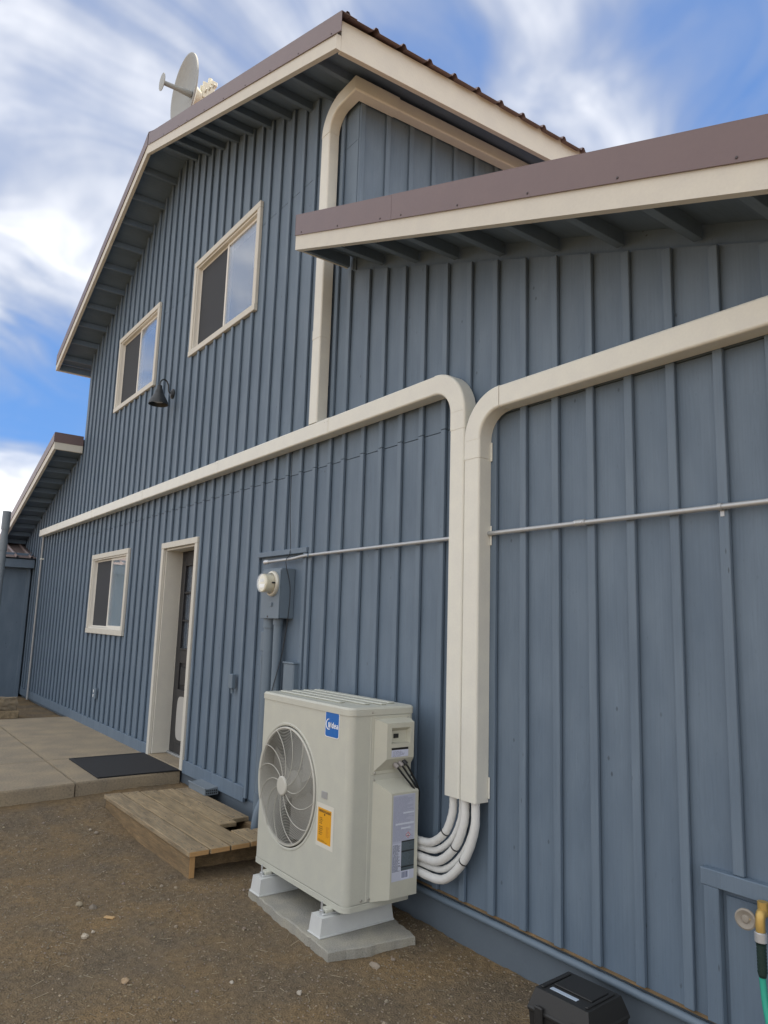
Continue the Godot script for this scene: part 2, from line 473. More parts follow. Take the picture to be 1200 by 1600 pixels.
const SKY_GAIN := 0.80
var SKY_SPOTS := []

func px_dir(x: float, y: float) -> Vector3:
	var v := Vector3(x - 600.0, -(y - 800.0), -1131.0).normalized()
	return (CAM * v).normalized()

const CAM := Basis(Vector3(0.5961342, 0.0305796, -0.8023022), Vector3(0.1048690, 0.9877481, 0.1155686), Vector3(0.7960066, -0.1530310, 0.5856237))

# ---------------------------------------------------------------- house outline (metres; front wall is z = 0, y = 0 is the foot of the siding)
const XL := -15.2      # far end of the low wing
const XTL := -11.35    # tall part, far corner
const XTR := -4.08     # tall part, near corner
const XR := 0.35       # end of the near wing
const OUT := 0.45      # overhang
const SKEW := 0.06
func tall_yb(x: float) -> float:
	return 6.61 + 0.3585 * (-7.81 - x) if x > -7.81 else 6.61 + 0.4165 * (x + 7.81)
func near_yb(x: float) -> float:
	return 3.862 - 0.355 * (x + 4.1)
func far_yb(x: float) -> float:
	return 3.76 + 0.306 * (x + 11.35)
func wall_top(x: float, side := 0) -> float:
	if x > XTR + 1e-4 or (side > 0 and absf(x - XTR) < 1e-3): return near_yb(x)
	if x < XTL - 1e-4 or (side < 0 and absf(x - XTL) < 1e-3): return far_yb(x)
	return tall_yb(x) + 0.095

const PITCH := 0.2032
const B0 := -2.435
# openings: x0, x1, y0, y1 of the casing's outer edge
var WIN := [[-7.16, -5.613, 4.077, 5.133], [-9.795, -8.226, 4.045, 5.084], [-10.184, -8.633, 1.124, 2.150]]
const DOOR := [-7.508, -6.545, -0.012, 2.122]

var house: Node3D

func build_house() -> void:
	house = thing("house", "slate blue board-and-batten house with cream trim and brown metal roof edges", "house")
	front_wall()
	side_wall()
	shell()
	tall_roof()
	near_roof()
	far_roof()
	window_unit(WIN[0], "upper window nearest the cream vertical pipe cover", false)
	window_unit(WIN[1], "upper window beside the barn lamp", false)
	window_unit(WIN[2], "ground floor window with pale green blind", true)
	door_unit()
	base_trim()

func holes() -> Array:
	var h := []
	for w in WIN: h.append([w[0] + 0.05, w[1] - 0.05, w[2] + 0.05, w[3] - 0.05])
	h.append([DOOR[0] + 0.05, DOOR[1] - 0.05, -1.0, DOOR[3] - 0.05])
	return h

# vertical spans of a strip x0..x1 left free by the openings, between y0 and the given top
func spans(x: float, y0: float, y1: float, hs: Array) -> Array:
	var s := [[y0, y1]]
	for h in hs:
		if x > h[0] and x < h[1]:
			var t := []
			for q in s:
				if h[2] <= q[0] and h[3] >= q[1]: continue
				if h[3] <= q[0] or h[2] >= q[1]: t.append(q)
				else:
					if h[2] > q[0] + 0.005: t.append([q[0], h[2]])
					if h[3] < q[1] - 0.005: t.append([h[3], q[1]])
			s = t
	return s

func front_wall() -> void:
	var hs := holes()
	var xs := [XL, XTL, -7.81, XTR, XR]
	for h in hs:
		xs.append(h[0]); xs.append(h[1])
	var struct_xs := xs.duplicate()
	var k := 0
	while B0 + PITCH * (k * 6) > XL: 
		xs.append(B0 + PITCH * k * 6); k -= 1
	k = 1
	while B0 + PITCH * (k * 6) < XR:
		xs.append(B0 + PITCH * k * 6); k += 1
	xs.sort(); struct_xs.sort()
	# framing behind the boards, one mesh
	var fm := MB.new()
	for i in struct_xs.size() - 1:
		var a: float = struct_xs[i]; var b: float = struct_xs[i + 1]
		if b - a < 0.002: continue
		for q in spans((a + b) / 2, -0.02, 20.0, hs):
			fm.prism(PackedVector2Array([Vector2(a, q[0]), Vector2(b, q[0]), Vector2(b, minf(q[1], wall_top(b, -1) + 0.004 + (0.095 if b <= XTL or a >= XTR - 0.01 else 0.0))), Vector2(a, minf(q[1], wall_top(a, 1) + 0.004 + (0.095 if b <= XTL or a >= XTR - 0.01 else 0.0)))]), -0.12, -0.0165)
	var wall := put_mb(house, "front_wall", fm, M.soffit)
	# sheets of siding
	var bands := [[0.0, 2.4565], [2.4615, 4.888], [4.892, 20.0]]
	var tone := 0
	for i in xs.size() - 1:
		var a: float = xs[i]; var b: float = xs[i + 1]
		if b - a < 0.01: continue
		tone += 1
		for bd in bands:
			for q in spans((a + b) / 2, bd[0], bd[1], hs):
				var ta := minf(q[1], wall_top(a, 1)); var tb := minf(q[1], wall_top(b, -1))
				if ta - q[0] < 0.01 and tb - q[0] < 0.01: continue
				var m := MB.new()
				var poly := PackedVector2Array([Vector2(a + 0.0006, q[0]), Vector2(b - 0.0006, q[0])])
				if tb - q[0] > 0.01: poly.append(Vector2(b - 0.0006, tb))
				if ta - q[0] > 0.01: poly.append(Vector2(a + 0.0006, ta))
				m.prism(poly, -0.0160, 0.0)
				put_mb(wall, "siding_panel", m, M["siding%d" % ((tone + (1 if bd[0] > 1 else 0)) % 3)])
	# battens
	var cuts := hs.duplicate()
	for w in WIN: cuts.append([w[0] - 0.024, w[1] + 0.024, w[2] - 0.001, w[3] + 0.001])
	cuts.append([DOOR[0] - 0.024, DOOR[1] + 0.024, -1.0, DOOR[3] + 0.001])
	cuts.append([-5.235, -4.545, 0.30, 1.845])     # behind the meter
	cuts.append([-1.56, -0.93, -1.0, 0.516])       # hatch
	k = int((XL - B0) / PITCH) + 1
	while true:
		var x := B0 + PITCH * k
		k += 1
		if x > XR - 0.05: break
		if absf(x - XTR) < 0.03: x -= 0.03
		var y0 := 0.085 if x < -5.3 else 0.004
		var top := minf(wall_top(x - 0.02), wall_top(x + 0.02)) - 0.004
		for q in spans(x, y0, top, cuts):
			var lo: float = q[0]
			var pieces := [[lo, q[1]]]
			if lo < 2.4 and q[1] > 2.5: pieces = [[lo, 2.462], [2.465, q[1]]]
			for pc in pieces:
				var j := rng.randf_range(-0.0015, 0.0015)
				bb(wall, "batten", Vector3(x - 0.020 + j, pc[0], 0.0052), Vector3(x + 0.020 + j, pc[1], 0.0235 + j), M.batten, 0.0025)
	# frame boards around the meter and round the hatch
	bb(wall, "trim_board", Vector3(-5.25, 1.846, 0.0008), Vector3(-4.494, 1.886, 0.038), M.batten, 0.003)
	bb(wall, "trim_board", Vector3(-4.540, 0.02, 0.0008), Vector3(-4.498, 1.845, 0.036), M.batten, 0.003)
	bb(wall, "trim_board", Vector3(-1.556, 0.456, 0.0008), Vector3(-0.93, 0.515, 0.036), M.batten, 0.003)
	bb(wall, "trim_board", Vector3(-1.546, 0.004, 0.0008), Vector3(-1.488, 0.4555, 0.034), M.batten, 0.003)
	bb(wall, "trim_board", Vector3(-1.00, 0.004, 0.0008), Vector3(-0.94, 0.4555, 0.034), M.batten, 0.003)
	bb(wall, "hatch_panel", Vector3(-1.474, 0.006, 0.0008), Vector3(-1.012, 0.436, 0.010), M.siding1, 0.002)

func side_wall() -> void:
	# wall of the tall part above the near wing's roof
	var m := MB.new()
	m.box(Vector3(-0.12, 3.3, -9.0), Vector3(-0.0165, 5.36, -0.0))
	var wall := put_mb(house, "side_wall", m, M.soffit, Vector3(XTR, 0, -0.0005), Basis(Vector3.UP, -SKEW))
	for i in 8:
		var z1 := -0.001 - i * 1.2192
		var z0 := maxf(z1 - 1.218, -8.99)
		bb(wall, "siding_panel", Vector3(-0.016, 3.3, z0), Vector3(0.0, 5.36, z1), M["siding%d" % (i % 3)], 0.0008)
	var z := -0.03
	bb(wall, "batten", Vector3(0.0008, 3.3, -0.045), Vector3(0.0195, 5.34, -0.003), M.batten, 0.0025)
	z = -0.25
	while z > -8.9:
		bb(wall, "batten", Vector3(0.0008, 3.3, z - 0.02), Vector3(0.0195, 5.34, z + 0.02), M.batten, 0.0025)
		z -= 0.2165

func shell() -> void:
	var m := MB.new()
	m.box(Vector3(XL, -0.4, -9.1), Vector3(XR, 2.3, -9.0))
	m.prism(PackedVector2Array([Vector2(XTL, 2.3), Vector2(XTR, 2.3), Vector2(XTR, tall_yb(XTR) + 0.09), Vector2(-7.81, 6.70), Vector2(XTL, tall_yb(XTL) + 0.09)]), -9.1, -9.0)
	m.prism(PackedVector2Array([Vector2(XTR, 2.3), Vector2(XR, 2.3), Vector2(XTR, near_yb(XTR) + 0.09)]), -9.1, -9.0)
	m.prism(PackedVector2Array([Vector2(XL, 2.3), Vector2(XTL, 2.3), Vector2(XTL, far_yb(XTL) + 0.09)]), -9.1, -9.0)
	put_mb(house, "rear_wall", m, M.siding0)
	bb(house, "end_wall", Vector3(XL, -0.4, -9.0), Vector3(XL + 0.1, far_yb(XL) + 0.09, -0.121), M.siding0, 0.0)
	bb(house, "end_wall", Vector3(XR - 0.1, -0.4, -9.0), Vector3(XR, near_yb(XR) + 0.09, -0.121), M.siding0, 0.0)
	bb(house, "upper_end_wall", Vector3(XTL, 3.0, -9.0), Vector3(XTL + 0.1, tall_yb(XTL) + 0.09, -0.121), M.siding0, 0.0)
	bb(house, "inner_floor", Vector3(XL + 0.1, -0.06, -9.0), Vector3(XR - 0.1, -0.025, -0.121), M.interior, 0.0)
	bb(house, "inner_floor", Vector3(XTL + 0.1, 2.6, -9.0), Vector3(XTR - 0.1, 2.75, -0.121), M.interior, 0.0)
	bb(house, "room_wall", Vector3(XTL + 0.1, -0.02, -3.2), Vector3(XTR - 0.1, 6.0, -3.1), M.interior, 0.0)

func slab_prism(x0: float, y0: float, x1: float, y1: float, t: float) -> PackedVector2Array:
	return PackedVector2Array([Vector2(x0, y0), Vector2(x1, y1), Vector2(x1, y1 + t), Vector2(x0, y0 + t)])

# trim lengths along a rake
func rake_boards(parent: Node3D, ends: Array, fn: Callable, z: float) -> void:
	for i in ends.size() - 1:
		var a: float = ends[i]; var b: float = ends[i + 1]
		var m := MB.new()
		m.prism(slab_prism(a, fn.call(a), b - 0.0, fn.call(b), 0.112), z - 0.038, z)
		put_mb(parent, "fascia_board", m, M.trim)

func rake_trim(parent: Node3D, ends: Array, fn: Callable, z: float) -> void:
	for i in ends.size() - 1:
		var a: float = ends[i]; var b: float = ends[i + 1] - 0.004
		var off := 0.0016 * (i % 2)
		var m := MB.new()
		m.prism(slab_prism(a, fn.call(a) + 0.108, b, fn.call(b) + 0.108, 0.148), z + 0.0012 + off, z + 0.0040 + off)
		m.prism(slab_prism(a, fn.call(a) + 0.2562, b, fn.call(b) + 0.2562, 0.003), z - 0.12, z + 0.0040 + off)
		m.prism(slab_prism(a, fn.call(a) + 0.104, b, fn.call(b) + 0.104, 0.0036), z + 0.0012 + off, z + 0.0085 + off)
		var t := put_mb(parent, "metal_edge", m, M.brown)
		var x := minf(a, b) + 0.09
		while x < maxf(a, b):
			screw(t, Vector3(x, fn.call(x) + 0.124, z + 0.004 + off), Vector3(0, 0, 1), 0.0055, M.dark_screw)
			x += 0.46

# corrugated sheets: ribs run from eave to ridge; eave(z) and ridge(z) give the two ends of each profile point
func metal_sheets(parent: Node3D, z_from: float, z_to: float, eave: Callable, ridge: Callable, material: Material) -> void:
	var z := z_from
	while z > z_to:
		var prof := []
		for r in 4:
			var o := z - r * 0.2286
			for q in [[0.0, 0.0], [0.012, 0.0], [0.026, 0.029], [0.044, 0.029], [0.060, 0.0], [0.2286, 0.0]]:
				if r < 3 and q[0] > 0.22: continue
				prof.append([o - q[0], q[1]])
		var m := MB.new()
		for i in prof.size() - 1:
			var za: float = prof[i][0]; var zb: float = prof[i + 1][0]
			if za - zb < 1e-5: continue
			var ea: Vector3 = eave.call(za) + Vector3.UP * prof[i][1]; var eb: Vector3 = eave.call(zb) + Vector3.UP * prof[i + 1][1]
			var ra: Vector3 = ridge.call(za) + Vector3.UP * prof[i][1]; var rb: Vector3 = ridge.call(zb) + Vector3.UP * prof[i + 1][1]
			var t := Vector3.DOWN * 0.0016
			m.quad(ea, eb, rb, ra); m.quad(eb + t, ea + t, ra + t, rb + t)
			m.quad(ea + t, eb + t, eb, ea)
		put_mb(parent, "metal_sheet", m, material)
		z -= 0.9144

func tall_roof() -> void:
	# sheathing, right and left slope
	var ez := func(z): return -3.712 - SKEW * (z - OUT)
	var zb := -9.3
	var m := MB.new()
	var p := []
	for z in [zb, OUT - 0.04]:
		var xe: float = ez.call(z) - 0.035
		p += [Vector3(-7.81, 6.61 + 0.097, z), Vector3(xe, 5.14 + 0.097 + 0.3585 * (-3.71 - xe) , z), Vector3(xe, 5.14 + 0.118 + 0.3585 * (-3.71 - xe), z), Vector3(-7.81, 6.61 + 0.118, z)]
	m.hexa(p)
	m.prism(slab_prism(-11.55, tall_yb(-11.55) + 0.097, -7.8101, 6.61 + 0.097, 0.021), zb, OUT - 0.04)
	var roof := put_mb(house, "tall_roof", m, M.soffit)
	rake_boards(roof, [-3.7105, -7.81], tall_yb, OUT)
	rake_boards(roof, [-7.8102, -11.58], tall_yb, OUT)
	rake_trim(roof, [-7.80, -6.62, -3.64], tall_yb, OUT)
	rake_trim(roof, [-11.62, -9.6, -7.815], tall_yb, OUT)
	# eave fascia on the near side, turned like the side wall
	var eb := Basis(Vector3.UP, -SKEW)
	var f := MB.new()
	f.chamfer(Vector3(-0.038, 5.14, -4.6), Vector3(0.0, 5.372, -0.039), 0.002)
	put_mb(roof, "eave_board", f, M.trim, Vector3(-3.712, 0, OUT), eb)
	f = MB.new()
	f.chamfer(Vector3(-0.038, 5.14, -9.7), Vector3(0.0, 5.372, -4.603), 0.002)
	put_mb(roof, "eave_board", f, M.trim, Vector3(-3.712, 0, OUT), eb)
	bb(roof, "eave_board", Vector3(-11.62, tall_yb(-11.58), -9.2), Vector3(-11.582, tall_yb(-11.58) + 0.12, OUT), M.trim, 0.002)
	bb(roof, "lookout", Vector3(-11.5815, tall_yb(-11.58) + 0.014, -9.0), Vector3(-11.556, tall_yb(-11.58) + 0.1, OUT - 0.042), M.soffit, 0.002)
	# lookouts under the rake
	var x := -4.08
	while x > -7.7:
		bb(roof, "lookout", Vector3(x - 0.019, tall_yb(x) + 0.022, -0.0), Vector3(x + 0.019, tall_yb(x) + 0.096, OUT - 0.042), M.soffit, 0.002)
		x -= 0.366
	x = -8.06
	while x > -11.5:
		bb(roof, "lookout", Vector3(x - 0.019, tall_yb(x) + 0.022, -0.0), Vector3(x + 0.019, tall_yb(x) + 0.096, OUT - 0.042), M.soffit, 0.002)
		x -= 0.366
	metal_sheets(roof, OUT - 0.015, -9.0, func(zz): return Vector3(ez.call(zz) + 0.055, 5.14 + 0.256 - 0.3585 * (ez.call(zz) + 0.055 + 3.71), zz), func(zz): return Vector3(-7.81, 6.61 + 0.236, zz), M.brown)
	metal_sheets(roof, OUT - 0.015, -9.0, func(zz): return Vector3(-11.66, tall_yb(-11.66) + 0.224, zz), func(zz): return Vector3(-7.8101, 6.61 + 0.224, zz), M.brown)
	# ridge cap
	m = MB.new()
	m.prism(PackedVector2Array([Vector2(-8.0, tall_yb(-8.0) + 0.252), Vector2(-7.81, 6.875), Vector2(-7.62, tall_yb(-7.62) + 0.252), Vector2(-7.62, tall_yb(-7.62) + 0.256), Vector2(-7.81, 6.885), Vector2(-8.0, tall_yb(-8.0) + 0.256)]), -9.2, OUT + 0.006)
	put_mb(roof, "ridge_cap", m, M.brown)

func near_roof() -> void:
	var m := MB.new()
	m.prism(slab_prism(-4.079, near_yb(-4.079) + 0.097, XR + 0.4, near_yb(XR + 0.4) + 0.097, 0.021), -9.3, -0.001)
	m.prism(slab_prism(-4.088, near_yb(-4.088) + 0.097, XR + 0.4, near_yb(XR + 0.4) + 0.097, 0.021), -0.001, OUT - 0.04)
	var roof := put_mb(house, "near_wing_roof", m, M.soffit)
	rake_boards(roof, [-4.13, -0.3], near_yb, OUT)
	rake_boards(roof, [-0.2995, XR + 0.45], near_yb, OUT)
	rake_trim(roof, [-4.138, -3.02, 0.2], near_yb, OUT)
	# return at the upper end
	var y := near_yb(-4.13)
	bb(roof, "fascia_board", Vector3(-4.13, y + 0.002, 0.021), Vector3(-4.114, y + 0.112, OUT - 0.039), M.trim, 0.002)
	bb(roof, "metal_edge", Vector3(-4.136, y + 0.108, 0.021), Vector3(-4.1335, y + 0.258, OUT + 0.004), M.brown, 0.0)
	bb(roof, "lookout", Vector3(-4.1135, near_yb(-4.1) + 0.012, 0.024), Vector3(-4.088, near_yb(-4.1) + 0.093, OUT - 0.042), M.soffit, 0.002)
	var x := -3.72
	while x < XR + 0.3:
		bb(roof, "lookout", Vector3(x - 0.019, near_yb(x) + 0.022, 0.0), Vector3(x + 0.019, near_yb(x) + 0.096, OUT - 0.042), M.soffit, 0.002)
		x += 0.372
	bb(roof, "eave_board", Vector3(XR + 0.412, near_yb(XR + 0.45), -9.2), Vector3(XR + 0.45, near_yb(XR + 0.45) + 0.11, OUT - 0.039), M.trim, 0.002)
	metal_sheets(roof, OUT - 0.015, -9.0, func(zz): return Vector3(XR + 0.5, near_yb(XR + 0.5) + 0.224, zz), func(zz): return Vector3(-4.06 if zz > 0.01 else XTR - SKEW * zz + 0.03, near_yb(-4.06 if zz > 0.01 else XTR - SKEW * zz + 0.03) + 0.224, zz), M.brown)

func far_roof() -> void:
	var xe := -15.55
	var m := MB.new()
	m.prism(slab_prism(xe + 0.04, far_yb(xe + 0.04) + 0.097, -11.351, far_yb(-11.351) + 0.097, 0.021), -9.3, OUT - 0.065)
	var roof := put_mb(house, "far_wing_roof", m, M.soffit)
	rake_boards(roof, [-11.35, xe], far_yb, OUT - 0.03)
	rake_trim(roof, [xe - 0.03, -13.4, -11.34], far_yb, OUT - 0.03)
	var y := far_yb(-11.35)
	bb(roof, "fascia_board", Vector3(-11.35, y + 0.002, 0.021), Vector3(-11.312, y + 0.112, OUT - 0.03), M.trim, 0.002)
	bb(roof, "metal_edge", Vector3(-11.311, y + 0.108, 0.021), Vector3(-11.308, y + 0.258, OUT - 0.026), M.brown, 0.0)
	var x := -11.72
	while x > xe + 0.1:
		bb(roof, "lookout", Vector3(x - 0.019, far_yb(x) + 0.022, 0.0), Vector3(x + 0.019, far_yb(x) + 0.096, OUT - 0.072), M.soffit, 0.002)
		x -= 0.372
	metal_sheets(roof, OUT - 0.045, -9.0, func(zz): return Vector3(xe - 0.05, far_yb(xe - 0.05) + 0.224, zz), func(zz): return Vector3(-11.36, far_yb(-11.36) + 0.224, zz), M.brown)

func window_unit(w: Array, label: String, blind: bool) -> void:
	var x0: float = w[0]; var x1: float = w[1]; var y0: float = w[2]; var y1: float = w[3]
	var c := 0.062
	var win := bb(house, "window", Vector3(x0 + c, y0 + c, -0.118), Vector3(x0 + c + 0.014, y1 - c, 0.018), M.vinyl, 0.001)
	win.set_meta("label", label)
	var inv: Vector3 = win.position
	var P := func(called, a, b, m, bev := 0.002):
		return bb(win, called, a - inv, b - inv, m, bev)
	# casing
	P.call("casing", Vector3(x0, y0 + c, 0.001), Vector3(x0 + c, y1 - c, 0.032), M.trim, 0.003)
	P.call("casing", Vector3(x1 - c, y0 + c, 0.001), Vector3(x1, y1 - c, 0.032), M.trim, 0.003)
	P.call("casing", Vector3(x0, y1 - c + 0.0005, 0.001), Vector3(x1, y1, 0.034), M.trim, 0.003)
	P.call("sill", Vector3(x0, y0, 0.001), Vector3(x1, y0 + c - 0.0005, 0.037), M.trim, 0.003)
	# reveal
	var ix0 := x0 + c; var ix1 := x1 - c; var iy0 := y0 + c; var iy1 := y1 - c
	P.call("frame", Vector3(ix1 - 0.014, iy0, -0.118), Vector3(ix1, iy1, 0.018), M.vinyl)
	P.call("frame", Vector3(ix0 + 0.0145, iy0, -0.118), Vector3(ix1 - 0.0145, iy0 + 0.016, 0.018), M.vinyl)
	P.call("frame", Vector3(ix0 + 0.0145, iy1 - 0.016, -0.118), Vector3(ix1 - 0.0145, iy1, 0.018), M.vinyl)
	var a0 := ix0 + 0.015; var a1 := ix1 - 0.015; var b0 := iy0 + 0.0165; var b1 := iy1 - 0.0165
	var mx := (a0 + a1) / 2
	# fixed light at the near half
	var sash := func(xa, xb, z, wd):
		P.call("sash", Vector3(xa, b0, z - 0.012), Vector3(xa + wd, b1, z + 0.012), M.vinyl)
		P.call("sash", Vector3(xb - wd, b0, z - 0.012), Vector3(xb, b1, z + 0.012), M.vinyl)
		P.call("sash", Vector3(xa + wd, b0, z - 0.012), Vector3(xb - wd, b0 + wd, z + 0.012), M.vinyl)
		P.call("sash", Vector3(xa + wd, b1 - wd, z - 0.012), Vector3(xb - wd, b1, z + 0.012), M.vinyl)
		P.call("pane", Vector3(xa + wd - 0.004, b0 + wd - 0.004, z + 0.003), Vector3(xb - wd + 0.004, b1 - wd + 0.004, z + 0.007), M.glass, 0.0)
		P.call("pane", Vector3(xa + wd - 0.004, b0 + wd - 0.004, z - 0.009), Vector3(xb - wd + 0.004, b1 - wd + 0.004, z - 0.005), M.glass, 0.0)
	sash.call(mx - 0.015, a1, -0.025, 0.030)
	sash.call(a0, mx + 0.015, -0.055, 0.034)
	# insect screen in front of the sliding half
	P.call("screen_frame", Vector3(a0 + 0.002, b0 + 0.002, -0.034), Vector3(a0 + 0.02, b1 - 0.002, -0.022), M.vinyl)
	P.call("screen_frame", Vector3(a0 + 0.02, b1 - 0.02, -0.034), Vector3(mx - 0.018, b1 - 0.002, -0.022), M.vinyl)
	P.call("screen_frame", Vector3(a0 + 0.02, b0 + 0.002, -0.034), Vector3(mx - 0.018, b0 + 0.02, -0.022), M.vinyl)
	P.call("insect_screen", Vector3(a0 + 0.02, b0 + 0.02, -0.029), Vector3(mx - 0.018, b1 - 0.02, -0.0285), M.screen, 0.0)
	if blind:
		var y := b0 + 0.02
		while y < b1 - 0.02:
			P.call("blind_slat", Vector3(mx + 0.02, y, -0.052), Vector3(a1 - 0.032, y + 0.0215, -0.049), M.blind, 0.0)
			y += 0.0235

func door_unit() -> void:
	var x0: float = DOOR[0]; var x1: float = DOOR[1]; var y0: float = DOOR[2]; var y1: float = DOOR[3]
	var c := 0.06
	var z := -0.175
	var ix0 := x0 + c; var ix1 := x1 - c; var iy1 := y1 - c
	var stile := 0.115
	var door := bb(house, "door", Vector3(ix0 + 0.022, 0.022, z - 0.045), Vector3(ix0 + 0.022 + stile, iy1 - 0.022, z), M.door, 0.002)
	door.set_meta("label", "charcoal door with small panes and a pale pet flap")
	var inv: Vector3 = door.position
	var P := func(called, a, b, m, bev := 0.002):
		return bb(door, called, a - inv, b - inv, m, bev)
	P.call("casing", Vector3(x0, y0, 0.001), Vector3(ix0, y1 - c, 0.033), M.trim, 0.003)
	P.call("casing", Vector3(ix1, y0, 0.001), Vector3(x1, y1 - c, 0.033), M.trim, 0.003)
	P.call("casing", Vector3(x0, y1 - c + 0.0005, 0.001), Vector3(x1, y1, 0.035), M.trim, 0.003)
	P.call("jamb", Vector3(ix0 - 0.002, 0.0, z + 0.012), Vector3(ix0 + 0.02, iy1, 0.0005), M.trim)
	P.call("jamb", Vector3(ix1 - 0.02, 0.0, z + 0.012), Vector3(ix1 + 0.002, iy1, 0.0005), M.trim)
	P.call("jamb", Vector3(ix0 + 0.02, iy1 - 0.02, z + 0.012), Vector3(ix1 - 0.02, iy1, 0.0005), M.trim)
	P.call("jamb", Vector3(ix0 - 0.002, 0.0, z - 0.05), Vector3(ix0 + 0.0215, iy1, z + 0.011), M.trim)
	P.call("threshold", Vector3(ix0 + 0.0, -0.022, -0.24), Vector3(ix1 - 0.0, -0.002, 0.03), M.concrete, 0.004)
	P.call("threshold", Vector3(ix0 + 0.021, -0.001, z - 0.05), Vector3(ix1 - 0.021, 0.018, z + 0.03), M.galv, 0.004)
	var dx0 := ix0 + 0.022; var dx1 := ix1 - 0.022
	var gx0 := dx0 + stile; var gx1 := dx1 - stile
	P.call("stile", Vector3(gx1, 0.022, z - 0.045), Vector3(dx1, iy1 - 0.022, z), M.door)
	for r in [[0.022, 0.20], [0.90, 1.04], [1.90, iy1 - 0.022]]:
		P.call("rail", Vector3(gx0, r[0], z - 0.045), Vector3(gx1, r[1], z - 0.0005), M.door)
	P.call("panel", Vector3(gx0, 0.2, z - 0.035), Vector3(gx1, 0.9, z - 0.018), M.door)
	P.call("panel_moulding", Vector3(gx0 + 0.03, 0.68, z - 0.018), Vector3(gx1 - 0.03, 0.86, z - 0.004), M.door, 0.008)
	# glazing
	P.call("pane", Vector3(gx0, 1.04, z - 0.026), Vector3(gx1, 1.90, z - 0.021), M.glass, 0.0)
	P.call("moulding", Vector3(gx0 - 0.012, 1.028, z), Vector3(gx1 + 0.012, 1.05, z + 0.012), M.door, 0.005)
	P.call("moulding", Vector3(gx0 - 0.012, 1.89, z), Vector3(gx1 + 0.012, 1.912, z + 0.012), M.door, 0.005)
	P.call("moulding", Vector3(gx0 - 0.012, 1.051, z), Vector3(gx0 + 0.01, 1.889, z + 0.012), M.door, 0.005)
	P.call("moulding", Vector3(gx1 - 0.01, 1.051, z), Vector3(gx1 + 0.012, 1.889, z + 0.012), M.door, 0.005)
	for y in [1.327, 1.613]:
		P.call("muntin", Vector3(gx0 + 0.01, y - 0.009, z - 0.019), Vector3(gx1 - 0.01, y + 0.009, z + 0.004), M.door)
	for k in [1, 2]:
		var xm: float = gx0 + (gx1 - gx0) * k / 3.0
		P.call("muntin", Vector3(xm - 0.009, 1.05, z - 0.018), Vector3(xm + 0.009, 1.89, z + 0.003), M.door)
	# pet flap
	P.call("pet_flap_frame", Vector3(gx0 + 0.02, 0.12, z - 0.004), Vector3(gx0 + 0.34, 0.64, z + 0.016), M.door, 0.01)
	var m := MB.new()
	var pts := PackedVector2Array()
	for k in 20:
		var a := TAU * k / 20
		pts.append(Vector2(0.115 * signf(cos(a)) * pow(absf(cos(a)), 0.5), 0.21 * signf(sin(a)) * pow(absf(sin(a)), 0.5)))
	m.prism(pts, 0, 0.012)
	put_mb(door, "pet_flap", m, M.flap, Vector3(gx0 + 0.205, 0.37, z + 0.0165) - inv)
	m = MB.new()
	m.lathe([Vector2(0.03, 0), Vector2(0.03, 0.008), Vector2(0.012, 0.01), Vector2(0.012, 0.035), Vector2(0.027, 0.045), Vector2(0.027, 0.062), Vector2(0.0001, 0.07)], Transform3D(), 16)
	put_mb(door, "handle", m, M.zinc, Vector3(dx1 - 0.06, 0.97, z) - inv, axis_basis(Vector3(0, 0, 1)))

func base_trim() -> void:
	bb(house, "foundation", Vector3(XL, -0.6, -0.12), Vector3(XR, -0.021, -0.012), M.foundation, 0.002)
	# skirt boards along the far half
	for s in [[XL, -12.5], [-12.498, -9.9], [-9.898, DOOR[0] - 0.003], [DOOR[1] + 0.003, -5.3]]:
		bb(house, "skirt_board", Vector3(s[0], -0.03, 0.0008), Vector3(s[1], 0.083, 0.0265), M.batten, 0.003)
	# painted conduit along the foot of the siding
	var m := MB.new()
	m.tube([Vector3(-4.3, -0.034, 0.012), Vector3(XR, -0.034, 0.012)], 0.0165, 12)
	put_mb(house, "base_pipe", m, M.blue_metal)
	m = MB.new()
	m.box(Vector3(-4.45, -0.0125, -0.012), Vector3(XR, -0.0005, 0.0015))
	put_mb(house, "drip_board", m, M.skirtwood)

# ---------------------------------------------------------------- things on the wall
const DW := 0.114
const DD := 0.086
const DZ := 0.0252

func duct_frame(at: Vector3, along: Vector3, outv: Vector3) -> Transform3D:
	# profile x across, y outwards, sweep along +z of the frame
	var z := along.normalized(); var y := outv.normalized(); var x := y.cross(z)
	return Transform3D(Basis(x, y, z), at)

func duct_run(parent: Node3D, called: String, a: Vector3, b: Vector3, outv := Vector3(0, 0, 1), grow := 0.0, m: Material = null) -> void:
	var mb := MB.new()
	mb.sweep(rrect(DW + grow, DD + grow / 2, 0.013), [duct_frame(a, b - a, outv), duct_frame(b, b - a, outv)])
	put_mb(parent, called, mb, m if m else M.pvc)

func duct_elbow(parent: Node3D, centre: Vector3, r: float, a0: float, a1: float) -> void:
	var mb := MB.new()
	var fr := []
	for i in 15:
		var a := lerpf(a0, a1, i / 14.0)
		var s := signf(a1 - a0)
		fr.append(duct_frame(centre + Vector3(cos(a), sin(a), 0) * r, Vector3(-sin(a), cos(a), 0) * s, Vector3(0, 0, 1)))
	mb.sweep(rrect(DW + 0.004, DD + 0.003, 0.014), fr)
	put_mb(parent, "elbow_cover", mb, M.pvc)

func clip_tab(parent: Node3D, a: Vector3, b: Vector3) -> void:
	bb(parent, "mounting_tab", a, b, M.pvc, 0.002)

